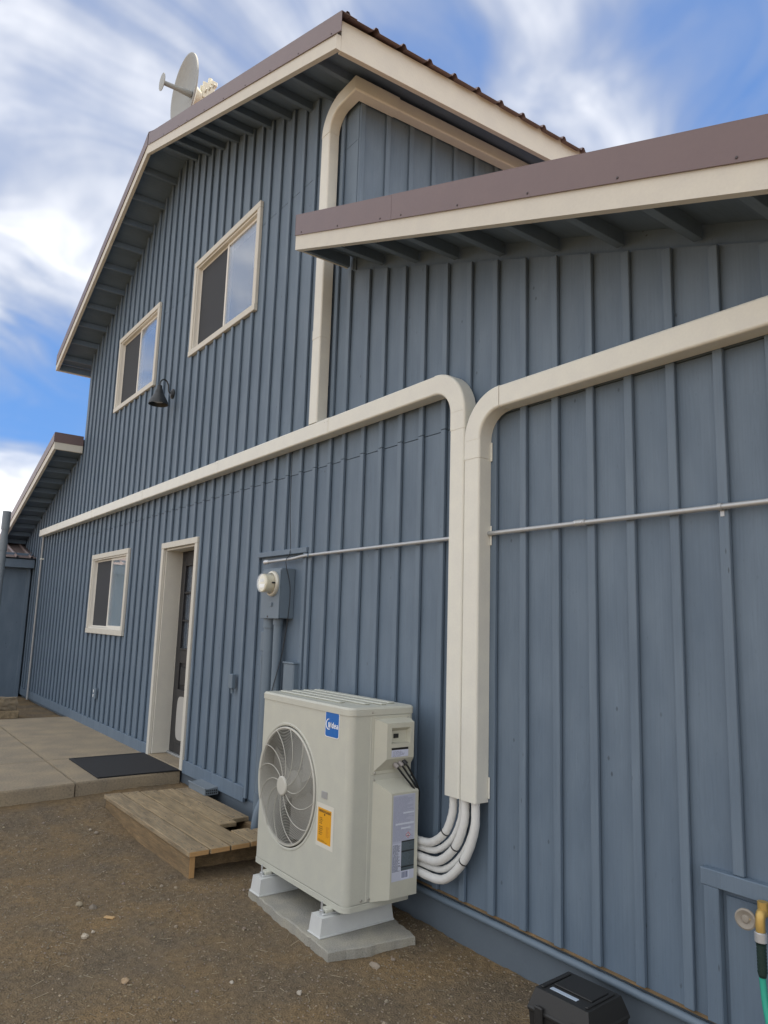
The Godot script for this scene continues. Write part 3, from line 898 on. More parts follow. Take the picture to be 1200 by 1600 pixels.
func build_ducts() -> void:
	# cover that rises from the outdoor unit and runs to the far end
	var g := "cream pipe covers on the blue wall"
	var t := thing("pipe_cover", "long cream pipe cover rising from the outdoor unit and running left to the far end", "pipe cover", Vector3.ZERO, g)
	var x1 := -2.829; var R := 0.195; var yh := 2.700
	duct_run(t, "cover_section", Vector3(x1, 0.512, DZ), Vector3(x1, yh - R - 0.03, DZ))
	duct_run(t, "joint_collar", Vector3(x1, yh - R - 0.10, DZ), Vector3(x1, yh - R, DZ), Vector3(0, 0, 1), 0.004)
	duct_elbow(t, Vector3(x1 - R, yh - R, DZ), R, 0.0, PI / 2)
	var xs := [x1 - R - 0.002, -4.18, -6.02, -8.07, -10.13, -12.1, -13.33]
	for i in xs.size() - 1:
		duct_run(t, "cover_section", Vector3(xs[i], yh, DZ), Vector3(xs[i + 1] + 0.0045, yh, DZ), Vector3(0, 0, 1), 0.0016 * (i % 2))
		if i > 0:
			duct_run(t, "joint_collar", Vector3(xs[i] + 0.028, yh, DZ - 0.0002), Vector3(xs[i] - 0.028, yh, DZ - 0.0002), Vector3(0, 0, 1), 0.0042)
			for e in [-0.018, 0.018]:
				screw(t, Vector3(xs[i] + e, yh + 0.03, DZ + DD + 0.0015), Vector3(0, 0, 1), 0.0035, M.steel_screw)
	# upper branch
	t = thing("pipe_cover", "cream pipe cover climbing the tall wall and wrapping its corner under the eave", "pipe cover", Vector3.ZERO, g)
	var x2 := -4.372; var yt := 5.232
	duct_run(t, "cover_section", Vector3(x2, yh + DW / 2 + 0.003, DZ), Vector3(x2, 3.45, DZ))
	duct_run(t, "joint_collar", Vector3(x2, 3.40, DZ), Vector3(x2, 3.47, DZ), Vector3(0, 0, 1), 0.004)
	duct_run(t, "cover_section", Vector3(x2, 3.4715, DZ), Vector3(x2, yt - 0.2, DZ))
	duct_elbow(t, Vector3(x2 + 0.2, yt - 0.2, DZ), 0.2, PI, PI / 2)
	# outside corner: mitred
	var mb := MB.new()
	var eb := Basis(Vector3.UP, -SKEW)
	var dirn := eb * Vector3(0, 0, -1); var outx := eb * Vector3(1, 0, 0)
	var co := Vector3(XTR, yt, 0)
	var mit := (Vector3(0, 0, 1) + outx).normalized()
	var f0 := duct_frame(Vector3(x2 + 0.2, yt, DZ), Vector3(1, 0, 0), Vector3(0, 0, 1))
	var fm := duct_frame(co + Vector3(DZ, 0, DZ), Vector3(1, 0, -1), mit)
	fm.basis = Basis(fm.basis.x, fm.basis.y * 1.414, fm.basis.z)
	var f1 := duct_frame(co + outx * DZ + dirn * 0.28, dirn, outx)
	mb.sweep(rrect(DW + 0.004, DD + 0.003, 0.014), [f0, fm, f1])
	put_mb(t, "corner_cover", mb, M.pvc)
	duct_run(t, "cover_section", co + outx * DZ + dirn * 0.27, co + outx * DZ + dirn * 2.6, outx, -0.008)
	duct_run(t, "cover_section", co + outx * DZ + dirn * 2.602, co + outx * DZ + dirn * 5.0, outx, -0.008)
	# right-hand cover
	t = thing("pipe_cover", "cream pipe cover that bends right above the conduit and leaves the picture", "pipe cover", Vector3.ZERO, g)
	var x3 := -2.7115; var yr := 2.517
	duct_run(t, "cover_section", Vector3(x3, 0.512, DZ), Vector3(x3, yr - R - 0.03, DZ))
	duct_run(t, "joint_collar", Vector3(x3, yr - R - 0.10, DZ), Vector3(x3, yr - R, DZ), Vector3(0, 0, 1), 0.004)
	duct_elbow(t, Vector3(x3 + R, yr - R, DZ), R, PI, PI / 2)
	duct_run(t, "cover_section", Vector3(x3 + R + 0.002, yr, DZ), Vector3(XR - 0.01, yr, DZ))
	for y in [2.21, 1.77, 0.53]:
		clip_tab(t, Vector3(x3 + DW / 2 + 0.001, y, DZ + 0.001), Vector3(x3 + DW / 2 + 0.014, y + 0.10, DZ + 0.008))

func pipe_strap(parent: Node3D, x: float, y: float, z: float, r: float, m: Material) -> void:
	var mb := MB.new()
	mb.lathe([Vector2(r + 0.0008, -0.008), Vector2(r + 0.0025, -0.008), Vector2(r + 0.0025, 0.008), Vector2(r + 0.0008, 0.008)], Transform3D(axis_basis(Vector3(1, 0, 0)), Vector3(x, y, z)), 14)
	mb.chamfer(Vector3(x - 0.008, y - r - 0.024, 0.0254), Vector3(x + 0.008, y - r * 0.5, 0.0272), 0.0006)
	put_mb(parent, "strap", mb, m)

func build_wall_things() -> void:
	var r := 0.0118
	# conduit from the meter to the pipe covers
	var t := thing("conduit", "thin galvanised conduit running from above the meter to the pipe covers", "conduit", Vector3.ZERO, "thin steel conduits across the wall")
	var mb := MB.new()
	mb.tube(smooth_pts([Vector3(-5.03, 1.800, 0.062), Vector3(-4.80, 1.803, 0.062), Vector3(-4.66, 1.806, 0.058), Vector3(-4.50, 1.820, 0.045), Vector3(-4.36, 1.822, 0.0425), Vector3(-3.6, 1.825, 0.039), Vector3(-2.889, 1.827, 0.038)], 6), r, 12)
	put_mb(t, "pipe", mb, M.galv)
	mb = MB.new()
	mb.lathe([Vector2(0.0001, 0), Vector2(0.016, 0), Vector2(0.019, 0.005), Vector2(0.019, 0.03), Vector2(0.0155, 0.034), Vector2(0.0155, 0.055), Vector2(0.0119, 0.06)], Transform3D(axis_basis(Vector3(1, 0, 0)), Vector3(-5.075, 1.800, 0.062)), 12)
	put_mb(t, "end_fitting", mb, M.zinc)
	pipe_strap(t, -4.44, 1.8205, 0.0435, r, M.blue_metal)
	t = thing("conduit", "thin galvanised conduit running right from the pipe covers out of the picture", "conduit", Vector3.ZERO, "thin steel conduits across the wall")
	mb = MB.new()
	mb.tube([Vector3(-2.652, 1.830, 0.038), Vector3(XR, 1.834, 0.038)], r, 12)
	put_mb(t, "pipe", mb, M.galv)
	mb = MB.new()
	mb.lathe([Vector2(0.0125, 0), Vector2(0.0155, 0.002), Vector2(0.0155, 0.06), Vector2(0.0125, 0.062)], Transform3D(axis_basis(Vector3(1, 0, 0)), Vector3(-2.105, 1.8316, 0.038)), 12)
	put_mb(t, "coupling", mb, M.galv)
	for xx in [-2.09, -2.06]:
		screw(t, Vector3(xx, 1.8316, 0.0535), Vector3(0, 0, 1), 0.004, M.zinc)
	pipe_strap(t, -1.42, 1.832, 0.038, r, M.galv)

	# meter
	t = thing("electric_meter", "slate blue meter box with round pale glass meter above the outdoor unit", "electric meter", Vector3(-4.84, 1.372, 0))
	var o := Vector3(-4.84, 1.372, 0)
	bb(t, "cabinet", Vector3(-0.14, 0.0, 0.001), Vector3(0.14, 0.366, 0.118), M.blue_metal, 0.004)
	bb(t, "cover", Vector3(-0.143, -0.003, 0.1185), Vector3(0.143, 0.352, 0.127), M.blue_metal, 0.003)
	var mz := Transform3D(axis_basis(Vector3(0, 0, 1)), Vector3(0.04, 0.253, 0.127))
	mb = MB.new()
	mb.lathe([Vector2(0.094, 0), Vector2(0.094, 0.012), Vector2(0.089, 0.022), Vector2(0.078, 0.024), Vector2(0.078, 0.004), Vector2(0.0001, 0.004)], mz, 36)
	put_mb(t, "meter_ring", mb, M.meter_ring)
	mb = MB.new()
	mb.lathe([Vector2(0.066, 0.006), Vector2(0.066, 0.084), Vector2(0.060, 0.090), Vector2(0.0001, 0.091)], mz, 32)
	var face := put_mb(t, "dial", mb, M.meter_face)
	bb(face, "display", Vector3(0.04 - 0.03, 0.253 + 0.008, 0.2182), Vector3(0.04 + 0.026, 0.253 + 0.03, 0.2190), M.lamp_glass, 0.0005)
	bb(face, "nameplate", Vector3(0.04 - 0.036, 0.253 - 0.034, 0.2182), Vector3(0.04 + 0.036, 0.253 - 0.008, 0.2190), M.white_print, 0.0005)
	mb = MB.new()
	mb.lathe([Vector2(0.075, 0.005), Vector2(0.073, 0.085), Vector2(0.067, 0.100), Vector2(0.0001, 0.103), Vector2(0.0001, 0.100), Vector2(0.065, 0.097), Vector2(0.070, 0.083), Vector2(0.072, 0.005)], mz, 36)
	put_mb(t, "glass_cover", mb, M.dome_glass)
	bb(t, "port", Vector3(0.108, 0.25, 0.150), Vector3(0.118, 0.262, 0.175), M.black, 0.001)
	bb(t, "latch", Vector3(0.02, 0.085, 0.1275), Vector3(0.045, 0.115, 0.137), M.blue_metal, 0.003)
	screw(t, Vector3(-0.02, 0.012, 0.1275), Vector3(0, 0, 1), 0.007, M.dark_screw)

	# painted pipes that drop from the meter
	t = thing("service_pipe", "thick slate blue pipe dropping from the left of the meter box", "pipe", Vector3.ZERO, "painted pipes under the meter")
	mb = MB.new()
	mb.tube([Vector3(-4.935, 1.369, 0.062), Vector3(-4.935, -0.30, 0.062)], 0.045, 18)
	put_mb(t, "pipe", mb, M.blue_metal)
	mb = MB.new()
	mb.tube([Vector3(-4.935, 1.368, 0.062), Vector3(-4.935, 1.30, 0.062)], 0.052, 18)
	put_mb(t, "coupling", mb, M.blue_metal)
	mb = MB.new()
	mb.tube([Vector3(-4.935, 0.12, 0.062), Vector3(-4.935, 0.0, 0.062)], 0.051, 18)
	put_mb(t, "coupling", mb, M.blue_metal)
	t = thing("service_pipe", "slate blue pipe dropping from the right of the meter box", "pipe", Vector3.ZERO, "painted pipes under the meter")
	mb = MB.new()
	mb.tube(smooth_pts([Vector3(-4.812, 1.369, 0.06), Vector3(-4.812, 0.5, 0.06), Vector3(-4.812, 0.15, 0.09), Vector3(-4.812, -0.02, 0.15), Vector3(-4.812, -0.30, 0.165)], 6), 0.034, 16)
	put_mb(t, "pipe", mb, M.blue_metal)
	mb = MB.new()
	mb.tube([Vector3(-4.812, 1.368, 0.06), Vector3(-4.812, 1.325, 0.06)], 0.040, 16)
	put_mb(t, "coupling", mb, M.blue_metal)
	t = thing("cable_box", "small painted box with thin pipe on the wall left of the meter pipes", "box", Vector3(-5.10, 1.12, 0))
	bb(t, "cover", Vector3(-0.03, 0.0, 0.001), Vector3(0.03, 0.15, 0.035), M.blue_metal, 0.004)
	mb = MB.new()
	mb.tube([Vector3(0.0, 0.0, 0.022), Vector3(0.0, -1.30, 0.022)], 0.013, 10)
	put_mb(t, "pipe", mb, M.blue_metal)
	mb = MB.new()
	mb.tube([Vector3(0.0, -0.03, 0.022), Vector3(0.0, -0.09, 0.022)], 0.018, 10)
	put_mb(t, "coupling", mb, M.blue_metal)
	t = thing("junction_box", "slate blue box on the wall just above the outdoor unit", "junction box", Vector3(-4.6, 0.70, 0))
	bb(t, "cover", Vector3(-0.075, 0.0, 0.001), Vector3(0.075, 0.36, 0.078), M.blue_metal, 0.008)
	bb(t, "lid", Vector3(-0.08, 0.355, 0.001), Vector3(0.08, 0.368, 0.083), M.blue_metal, 0.003)
	bb(t, "hinge", Vector3(0.0755, 0.20, 0.02), Vector3(0.088, 0.30, 0.03), M.blue_metal, 0.003)
	mb = MB.new()
	mb.tube([Vector3(0.05, 0.369, 0.02), Vector3(0.05, 0.39, 0.02)], 0.012, 10)
	put_mb(t, "stub", mb, M.blue_metal)
	# loose wire
	mb = MB.new()
	mb.tube(smooth_pts([Vector3(-4.80, 2.64, 0.022), Vector3(-4.79, 2.2, 0.022), Vector3(-4.73, 1.88, 0.036), Vector3(-4.69, 1.78, 0.09), Vector3(-4.68, 1.60, 0.05), Vector3(-4.69, 1.38, 0.05), Vector3(-4.74, 1.1, 0.06), Vector3(-4.80, 0.8, 0.10), Vector3(-4.82, 0.45, 0.105)], 6), 0.0028, 6)
	tag(put_mb(self, "wire", mb, M.black), "thin dark wire hanging down the wall past the meter box", "wire")

	# switch box and outlet
	t = thing("switch_box", "small slate blue weatherproof box on the wall right of the door", "switch box", Vector3(-5.58, 0.80, 0))
	bb(t, "cover", Vector3(-0.035, 0.0, 0.0254), Vector3(0.035, 0.115, 0.060), M.blue_metal, 0.004)
	mb = MB.new()
	mb.tube([Vector3(0.0, 0.0, 0.035), Vector3(0.0, -0.04, 0.035)], 0.012, 10)
	put_mb(t, "stub", mb, M.blue_metal)
	t = thing("outlet", "small wall outlet under the ground floor window", "outlet", Vector3(-9.47, 0.34, 0))
	bb(t, "cover", Vector3(-0.04, 0.0, 0.0254), Vector3(0.04, 0.125, 0.045), M.blue_metal, 0.004)
	bb(t, "socket", Vector3(-0.038, 0.015, 0.0455), Vector3(-0.018, 0.05, 0.050), M.white_print, 0.002)
	bb(t, "socket", Vector3(-0.038, 0.07, 0.0455), Vector3(-0.018, 0.105, 0.050), M.white_print, 0.002)
	# drain pipe at the far end of the long cover
	t = thing("drain_pipe", "thin pale drain pipe hanging from the far end of the long pipe cover", "drain pipe", Vector3(-13.24, 0, 0.06))
	mb = MB.new()
	mb.tube([Vector3(0, 2.642, 0), Vector3(0, -0.045, 0)], 0.0145, 10)
	put_mb(t, "pipe", mb, M.drain)
	bb(t, "clip", Vector3(-0.02, 2.25, -0.04), Vector3(0.02, 2.275, 0.018), M.pvc, 0.002)

	# barn lamp (not lit)
	t = thing("wall_lamp", "black gooseneck barn lamp beside the far upper window", "wall lamp", Vector3(-7.545, 3.77, 0))
	mb = MB.new()
	mb.lathe([Vector2(0.055, 0), Vector2(0.055, 0.012), Vector2(0.03, 0.028), Vector2(0.0001, 0.03)], Transform3D(axis_basis(Vector3(0, 0, 1)), Vector3(0, 0, 0.0254)), 20)
	put_mb(t, "wall_plate", mb, M.lamp_black)
	mb = MB.new()
	mb.tube(smooth_pts([Vector3(0, 0, 0.045), Vector3(0, 0.02, 0.075), Vector3(0, 0.09, 0.085), Vector3(0, 0.135, 0.115), Vector3(0, 0.135, 0.15), Vector3(0, 0.10, 0.175), Vector3(0, 0.04, 0.178)], 6), 0.0075, 10)
	put_mb(t, "arm", mb, M.lamp_black)
	mb = MB.new()
	mb.lathe([Vector2(0.0001, 0.065), Vector2(0.025, 0.063), Vector2(0.03, 0.03), Vector2(0.042, 0.0), Vector2(0.05, -0.03), Vector2(0.09, -0.10), Vector2(0.105, -0.14), Vector2(0.105, -0.150), Vector2(0.100, -0.148), Vector2(0.085, -0.10), Vector2(0.045, -0.03)], Transform3D(Basis(), Vector3(0, 0.0, 0.178)), 28)
	put_mb(t, "shade", mb, M.lamp_black)
	mb = MB.new()
	mb.lathe([Vector2(0.0001, -0.125), Vector2(0.05, -0.12), Vector2(0.078, -0.10), Vector2(0.0001, -0.09)], Transform3D(Basis(), Vector3(0, 0.0, 0.178)), 24)
	put_mb(t, "diffuser", mb, M.lamp_glass)

	# hose tap
	t = thing("hose_tap", "brass hose tap with round grey wheel on the right edge of the wall", "tap", Vector3(-1.318, 0.415, 0.0))
	mb = MB.new()
	mb.tube([Vector3(0, 0.02, 0.0105), Vector3(0, 0.02, 0.055)], 0.013, 12)
	mb.tube(smooth_pts([Vector3(0, 0.02, 0.05), Vector3(0, 0.018, 0.075), Vector3(0, -0.01, 0.082), Vector3(0, -0.035, 0.082)], 4), [0.016, 0.017, 0.018, 0.017, 0.016, 0.016, 0.015, 0.015, 0.015, 0.015, 0.015, 0.015, 0.015], 12)
	mb.tube([Vector3(0, 0.02, 0.06), Vector3(0, 0.055, 0.06)], 0.017, 12)
	put_mb(t, "body", mb, M.brass)
	mb = MB.new()
	mb.lathe([Vector2(0.012, 0), Vector2(0.030, -0.002), Vector2(0.034, 0.004), Vector2(0.034, 0.010), Vector2(0.029, 0.013), Vector2(0.014, 0.006), Vector2(0.010, 0.012), Vector2(0.0001, 0.013)], Transform3D(axis_basis(Vector3(0.2, 0, 1)), Vector3(-0.046, -0.008, 0.085)), 20)
	put_mb(t, "wheel", mb, M.grey_wheel)
	mb = MB.new()
	mb.tube([Vector3(0, 0, 0.075), Vector3(-0.046, -0.008, 0.086)], 0.007, 8)
	put_mb(t, "valve_stem", mb, M.brass)
	mb = MB.new()
	mb.lathe([Vector2(0.016, 0.0), Vector2(0.020, -0.003), Vector2(0.020, -0.03), Vector2(0.016, -0.033)], Transform3D(Basis(), Vector3(0, -0.035, 0.082)), 14)
	put_mb(t, "collar", mb, M.zinc)
	t = thing("garden_hose", "teal garden hose with dark sleeve hanging from the hose tap", "hose", Vector3(-1.318, 0.345, 0.082))
	mb = MB.new()
	mb.tube(smooth_pts([Vector3(0, -0.075, 0), Vector3(0.0, -0.12, 0.0), Vector3(0.012, -0.20, 0.008), Vector3(0.05, -0.32, 0.03), Vector3(0.13, -0.46, 0.08), Vector3(0.26, -0.545, 0.15), Vector3(0.5, -0.548, 0.2)], 8), 0.0105, 12)
	put_mb(t, "hose", mb, M.hose)
	mb = MB.new()
	var prof := [Vector2(0.0001, 0.0), Vector2(0.017, 0.0)]
	for k in 9:
		prof.append(Vector2(0.0155, -0.006 - k * 0.010)); prof.append(Vector2(0.0155, -0.010 - k * 0.010)); prof.append(Vector2(0.0140, -0.0105 - k * 0.010)); prof.append(Vector2(0.0140, -0.0155 - k * 0.010))
	prof.append(Vector2(0.0110, -0.105))
	mb.lathe(prof, Transform3D(), 14)
	put_mb(t, "sleeve", mb, M.hose_sleeve)

func build_dish() -> void:
	var c := Vector3(-7.52, 7.36, 0.15)
	var t := thing("dish_antenna", "white round dish antenna with feed horn standing on the roof ridge", "dish antenna", Vector3(-7.5, 6.78, -0.1))
	var inv := t.position
	var ax := Vector3(0.0, -0.04, 1.0).normalized()
	var base := Transform3D(axis_basis(ax), c - inv)
	var mb := MB.new()
	var prof := []
	var back := []
	for k in 9:
		var r := 0.40 * k / 8.0
		prof.append(Vector2(maxf(r, 0.0001), 0.10 * (r / 0.40) * (r / 0.40) - 0.06))
		back.append(Vector2(maxf(r, 0.0001), 0.10 * (r / 0.40) * (r / 0.40) - 0.072))
	prof.append(Vector2(0.412, 0.040)); prof.append(Vector2(0.412, 0.022))
	prof.reverse()
	mb.lathe(prof, base, 48)
	mb.lathe(back, base, 48)
	put_mb(t, "reflector", mb, M.dish)
	mb = MB.new()
	mb.lathe([Vector2(0.04, -0.05), Vector2(0.028, 0.10), Vector2(0.026, 0.27)], base, 18)
	put_mb(t, "feed_tube", mb, M.dish)
	mb = MB.new()
	mb.lathe([Vector2(0.0001, 0.27), Vector2(0.03, 0.27), Vector2(0.095, 0.285), Vector2(0.097, 0.292), Vector2(0.0001, 0.296)], base, 24)
	put_mb(t, "sub_reflector", mb, M.dish)
	# mount
	var m := put_mb(t, "mount_bracket", _mount(base), M.mount)
	mb = MB.new()
	mb.tube([Vector3(0.02, 0.02, -0.02), base * Vector3(0, -0.24, 0) + Vector3(0, -0.05, 0), base * Vector3(0, -0.27, 0) + Vector3(0, 0.30, 0)], 0.024, 14)
	put_mb(t, "pole", mb, M.mount)
	for k in 3:
		mb = MB.new()
		var p := base * Vector3(0.03, -0.20 - 0.045 * k, 0.0) + Vector3(0, 0.06 + 0.05 * k, 0)
		mb.tube([p, p + Vector3(0.07, 0.02, 0)], 0.010, 8)
		put_mb(m, "bolt", mb, M.steel_screw)
	mb = MB.new()
	mb.chamfer(Vector3(-0.09, 0.0, -0.10), Vector3(0.09, 0.018, 0.08), 0.003)
	put_mb(t, "foot_plate", mb, M.mount, Vector3(0.02, 0.0, -0.02), Basis(Vector3(0, 0, 1), -0.345))

func _mount(base: Transform3D) -> MB:
	var mb := MB.new()
	mb.tube([base * Vector3(0, -0.07, 0), base * Vector3(0, -0.16, 0)], [0.12, 0.07], 18)
	var c := base * Vector3(0, -0.24, 0) + Vector3(0, 0.10, 0)
	mb.chamfer(c + Vector3(-0.03, -0.20, -0.02), c + Vector3(0.03, -0.09, 0.14), 0.004)
	mb.chamfer(c + Vector3(-0.05, -0.10, -0.07), c + Vector3(-0.03, 0.10, 0.07), 0.004)
	mb.chamfer(c + Vector3(0.03, -0.10, -0.07), c + Vector3(0.05, 0.10, 0.07), 0.004)
	mb.chamfer(c + Vector3(-0.0299, 0.02, -0.06), c + Vector3(0.0299, 0.10, -0.03), 0.004)
	mb.chamfer(c + Vector3(-0.06, 0.101, -0.10), c + Vector3(0.06, 0.155, -0.02), 0.006)
	return mb

# ---------------------------------------------------------------- outdoor unit
const AX0 := -4.085
const AX1 := -3.130
const AZ0 := 0.120
const AZ1 := 0.530
const AY0 := -0.052
const AY1 := 0.932

func ac_outline(grow := 0.0) -> Array:
	# from the near end of the front flat, round the near side, back and far side, to the far end of the front flat (x, z)
	var p := []; var n := []
	var cs := [[AX1, AZ1, 0.042, 1, 1], [AX1, AZ0, 0.02, 1, -1], [AX0, AZ0, 0.02, -1, -1], [AX0, AZ1, 0.028, -1, 1]]
	for i in 4:
		var c = cs[i]
		var r: float = c[2]
		var cx: float = c[0] - c[3] * r; var cz: float = c[1] - c[4] * r
		var a0 := PI / 2 - i * PI / 2
		for k in 8:
			var a := a0 - PI / 2 * k / 7.0
			p.append(Vector2(cx + (r + grow) * cos(a), cz + (r + grow) * sin(a))); n.append(Vector2(cos(a), sin(a)))
	return [p, n]

func band(mb: MB, p: Array, n: Array, y0: float, y1: float, closed := true) -> void:
	var c := p.size()
	for k in (c if closed else c - 1):
		var k2 := (k + 1) % c
		var a: Vector2 = p[k]; var b: Vector2 = p[k2]; var na: Vector2 = n[k]; var nb: Vector2 = n[k2]
		var NA := Vector3(na.x, 0, na.y); var NB := Vector3(nb.x, 0, nb.y)
		mb.quadn(Vector3(a.x, y0, a.y), Vector3(b.x, y0, b.y), Vector3(b.x, y1, b.y), Vector3(a.x, y1, a.y), NA, NB, NB, NA)

func cap(mb: MB, p: Array, y: float, up: bool) -> void:
	for k in range(1, p.size() - 1):
		var a := Vector3(p[0].x, y, p[0].y); var b := Vector3(p[k].x, y, p[k].y); var c := Vector3(p[k + 1].x, y, p[k + 1].y)
		if up: mb.tri(a, b, c)
		else: mb.tri(a, c, b)

# a raised cover on the near side (faces +x): base rectangle, top rectangle, height, pocket rectangle or empty. rect = [z0, z1, y0, y1]
func raised(x: float, base: Array, top: Array, h: float, pocket := [], depth := 0.0) -> MB:
	var mb := MB.new()
	var V := func(r, i, xx): return Vector3(xx, r[2] if i < 2 else r[3], r[1] if (i == 0 or i == 3) else r[0])
	for i in 4:
		var j := (i + 1) % 4
		mb.quad(V.call(base, i, x), V.call(base, j, x), V.call(top, j, x + h), V.call(top, i, x + h))
	if pocket.is_empty():
		mb.quad(V.call(top, 0, x + h), V.call(top, 1, x + h), V.call(top, 2, x + h), V.call(top, 3, x + h))
	else:
		var inner := [pocket[0] + 0.008, pocket[1] - 0.008, pocket[2] + 0.004, pocket[3] - 0.02]
		for i in 4:
			var j := (i + 1) % 4
			mb.quad(V.call(top, i, x + h), V.call(top, j, x + h), V.call(pocket, j, x + h), V.call(pocket, i, x + h))
			mb.quad(V.call(pocket, i, x + h), V.call(pocket, j, x + h), V.call(inner, j, x + h - depth), V.call(inner, i, x + h - depth))
		mb.quad(V.call(inner, 0, x + h - depth), V.call(inner, 1, x + h - depth), V.call(inner, 2, x + h - depth), V.call(inner, 3, x + h - depth))
	return mb

func rounded_plate(w: float, h: float, r: float) -> PackedVector2Array:
	var p := PackedVector2Array()
	for c in 4:
		var cx := (w / 2 - r) * (1 if c in [0, 3] else -1); var cy := (h / 2 - r) * (1 if c in [0, 1] else -1)
		for k in 6:
			var a := PI / 2 * c + PI / 2 * k / 5.0
			p.append(Vector2(cx + r * cos(a), cy + r * sin(a)))
	return p

func sticker(parent: Node3D, called: String, a: Vector3, b: Vector3, c: Vector3, d: Vector3, tex: Texture2D) -> MeshInstance3D:
	var mb := MB.new()
	mb.quaduv(a, b, c, d)
	var m := StandardMaterial3D.new()
	m.albedo_texture = tex; m.roughness = 0.45
	return put_mb(parent, called, mb, m)

func lines_print(im: Image, r: Rect2i, step: int, col: Color, fill := 0.85) -> void:
	var y := r.position.y
	while y < r.end.y:
		var x := r.position.x
		var stop := r.position.x + int(r.size.x * rng.randf_range(fill * 0.6, fill))
		while x < stop:
			var w := rng.randi_range(3, 14)
			im.fill_rect(Rect2i(x, y, mini(w, stop - x), maxi(1, step / 2)), col)
			x += w + rng.randi_range(1, 3)
		y += step

func build_outdoor_unit() -> void:
	var t := thing("outdoor_unit", "cream outdoor heat pump unit with round fan grille and blue logo", "heat pump", Vector3((AX0 + AX1) / 2, AY0, (AZ0 + AZ1) / 2))
	var inv := t.position
	var ol := ac_outline()
	var p: Array = ol[0]; var n: Array = ol[1]
	var yt := 0.888
	var fc := Vector2(-3.752, 0.437); var FR := 0.325
	# cabinet: the walls without the front flat, and the front with a round opening
	var mb := MB.new()
	band(mb, p, n, AY0 + 0.03, yt, false)
	var x0: float = p[p.size() - 1].x; var x1: float = p[0].x
	var S := 72
	for k in S:
		var pa := []
		for a in [TAU * k / S, TAU * (k + 1) / S]:
			var d := Vector2(cos(a), sin(a))
			var tt := 1e9
			if absf(d.x) > 1e-5: tt = minf(tt, ((x1 if d.x > 0 else x0) - fc.x) / d.x)
			if absf(d.y) > 1e-5: tt = minf(tt, ((yt if d.y > 0 else AY0 + 0.03) - fc.y) / d.y)
			pa.append([fc + d * FR, fc + d * tt, d])
		var i0: Vector2 = pa[0][0]; var o0: Vector2 = pa[0][1]; var i1: Vector2 = pa[1][0]; var o1: Vector2 = pa[1][1]
		mb.quad(Vector3(i0.x, i0.y, AZ1), Vector3(o0.x, o0.y, AZ1), Vector3(o1.x, o1.y, AZ1), Vector3(i1.x, i1.y, AZ1))
		# corners of the rectangle between two rays
		if absf(o0.x - o1.x) > 1e-4 and absf(o0.y - o1.y) > 1e-4:
			var q := Vector2(x1 if o0.x > fc.x else x0, yt if o0.y > fc.y else AY0 + 0.03)
			mb.tri(Vector3(o0.x, o0.y, AZ1), Vector3(q.x, q.y, AZ1), Vector3(o1.x, o1.y, AZ1))
	put_mb(t, "cabinet", mb, M.ivory, -inv)
	# shroud round the fan
	mb = MB.new()
	var fz := Transform3D(axis_basis(Vector3(0, 0, 1)), Vector3(fc.x, fc.y, AZ1))
	for k in S:
		var q := []
		for a in [TAU * k / S, TAU * (k + 1) / S]:
			var e := Vector3(cos(a), sin(a), 0)
			q.append([Vector3(fc.x, fc.y, AZ1) + e * FR, Vector3(fc.x, fc.y, AZ1 - 0.02) + e * (FR - 0.001), Vector3(fc.x, fc.y, AZ1 - 0.17) + e * (FR - 0.012), -e])
		mb.quadn(q[1][0], q[0][0], q[0][1], q[1][1], q[1][3], q[0][3], q[0][3], q[1][3])
		mb.quadn(q[1][1], q[0][1], q[0][2], q[1][2], q[1][3], q[0][3], q[0][3], q[1][3])
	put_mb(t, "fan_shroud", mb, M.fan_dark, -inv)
	mb = MB.new()
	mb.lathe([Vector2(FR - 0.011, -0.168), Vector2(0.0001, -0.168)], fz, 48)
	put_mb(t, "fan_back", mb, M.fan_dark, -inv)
	# fan
	mb = MB.new()
	mb.lathe([Vector2(0.075, -0.12), Vector2(0.075, -0.05), Vector2(0.055, -0.04), Vector2(0.0001, -0.038)], fz, 24)
	var hub := put_mb(t, "fan_hub", mb, M.shroud, -inv)
	for k in 3:
		mb = MB.new()
		for s in 10:
			for rr in 6:
				var q := []
				for w in [[s, rr], [s, rr + 1], [s + 1, rr + 1], [s + 1, rr]]:
					var r: float = 0.07 + 0.225 * w[1] / 6.0
					var a: float = TAU * k / 3.0 + 0.3 + w[0] * 0.135 + 0.5 * (r - 0.07)
					q.append(Vector3(fc.x + r * cos(a), fc.y + r * sin(a), AZ1 - 0.055 - 0.055 * w[0] / 10.0))
				mb.quad(q[0], q[1], q[2], q[3])
		put_mb(hub, "fan_blade", mb, M.shroud, Vector3.ZERO)
	# guard
	mb = MB.new()
	var ring_r := 0.050
	while ring_r < FR - 0.014:
		var pts := []
		for k in 61:
			var a := TAU * k / 60
			pts.append(Vector3(fc.x + ring_r * cos(a), fc.y + ring_r * sin(a), AZ1 + 0.006 + 0.012 * (1.0 - pow(ring_r / FR, 4))))
		mb.tube(pts, 0.00135, 4, false)
		ring_r += 0.0079
	var guard := put_mb(t, "fan_guard", mb, M.grille, -inv)
	mb = MB.new()
	mb.lathe([Vector2(FR - 0.006, -0.004), Vector2(FR - 0.006, 0.006), Vector2(FR - 0.010, 0.009), Vector2(FR - 0.016, 0.009), Vector2(FR - 0.019, 0.004), Vector2(FR - 0.019, -0.004)], fz, 64)
	put_mb(guard, "guard_rim", mb, M.grille)
	mb = MB.new()
	mb.lathe([Vector2(FR + 0.016, 0.0002), Vector2(FR + 0.013, 0.003), Vector2(FR + 0.006, 0.003), Vector2(FR, 0.0002)], fz, 64)
	put_mb(guard, "opening_bead", mb, M.ivory)
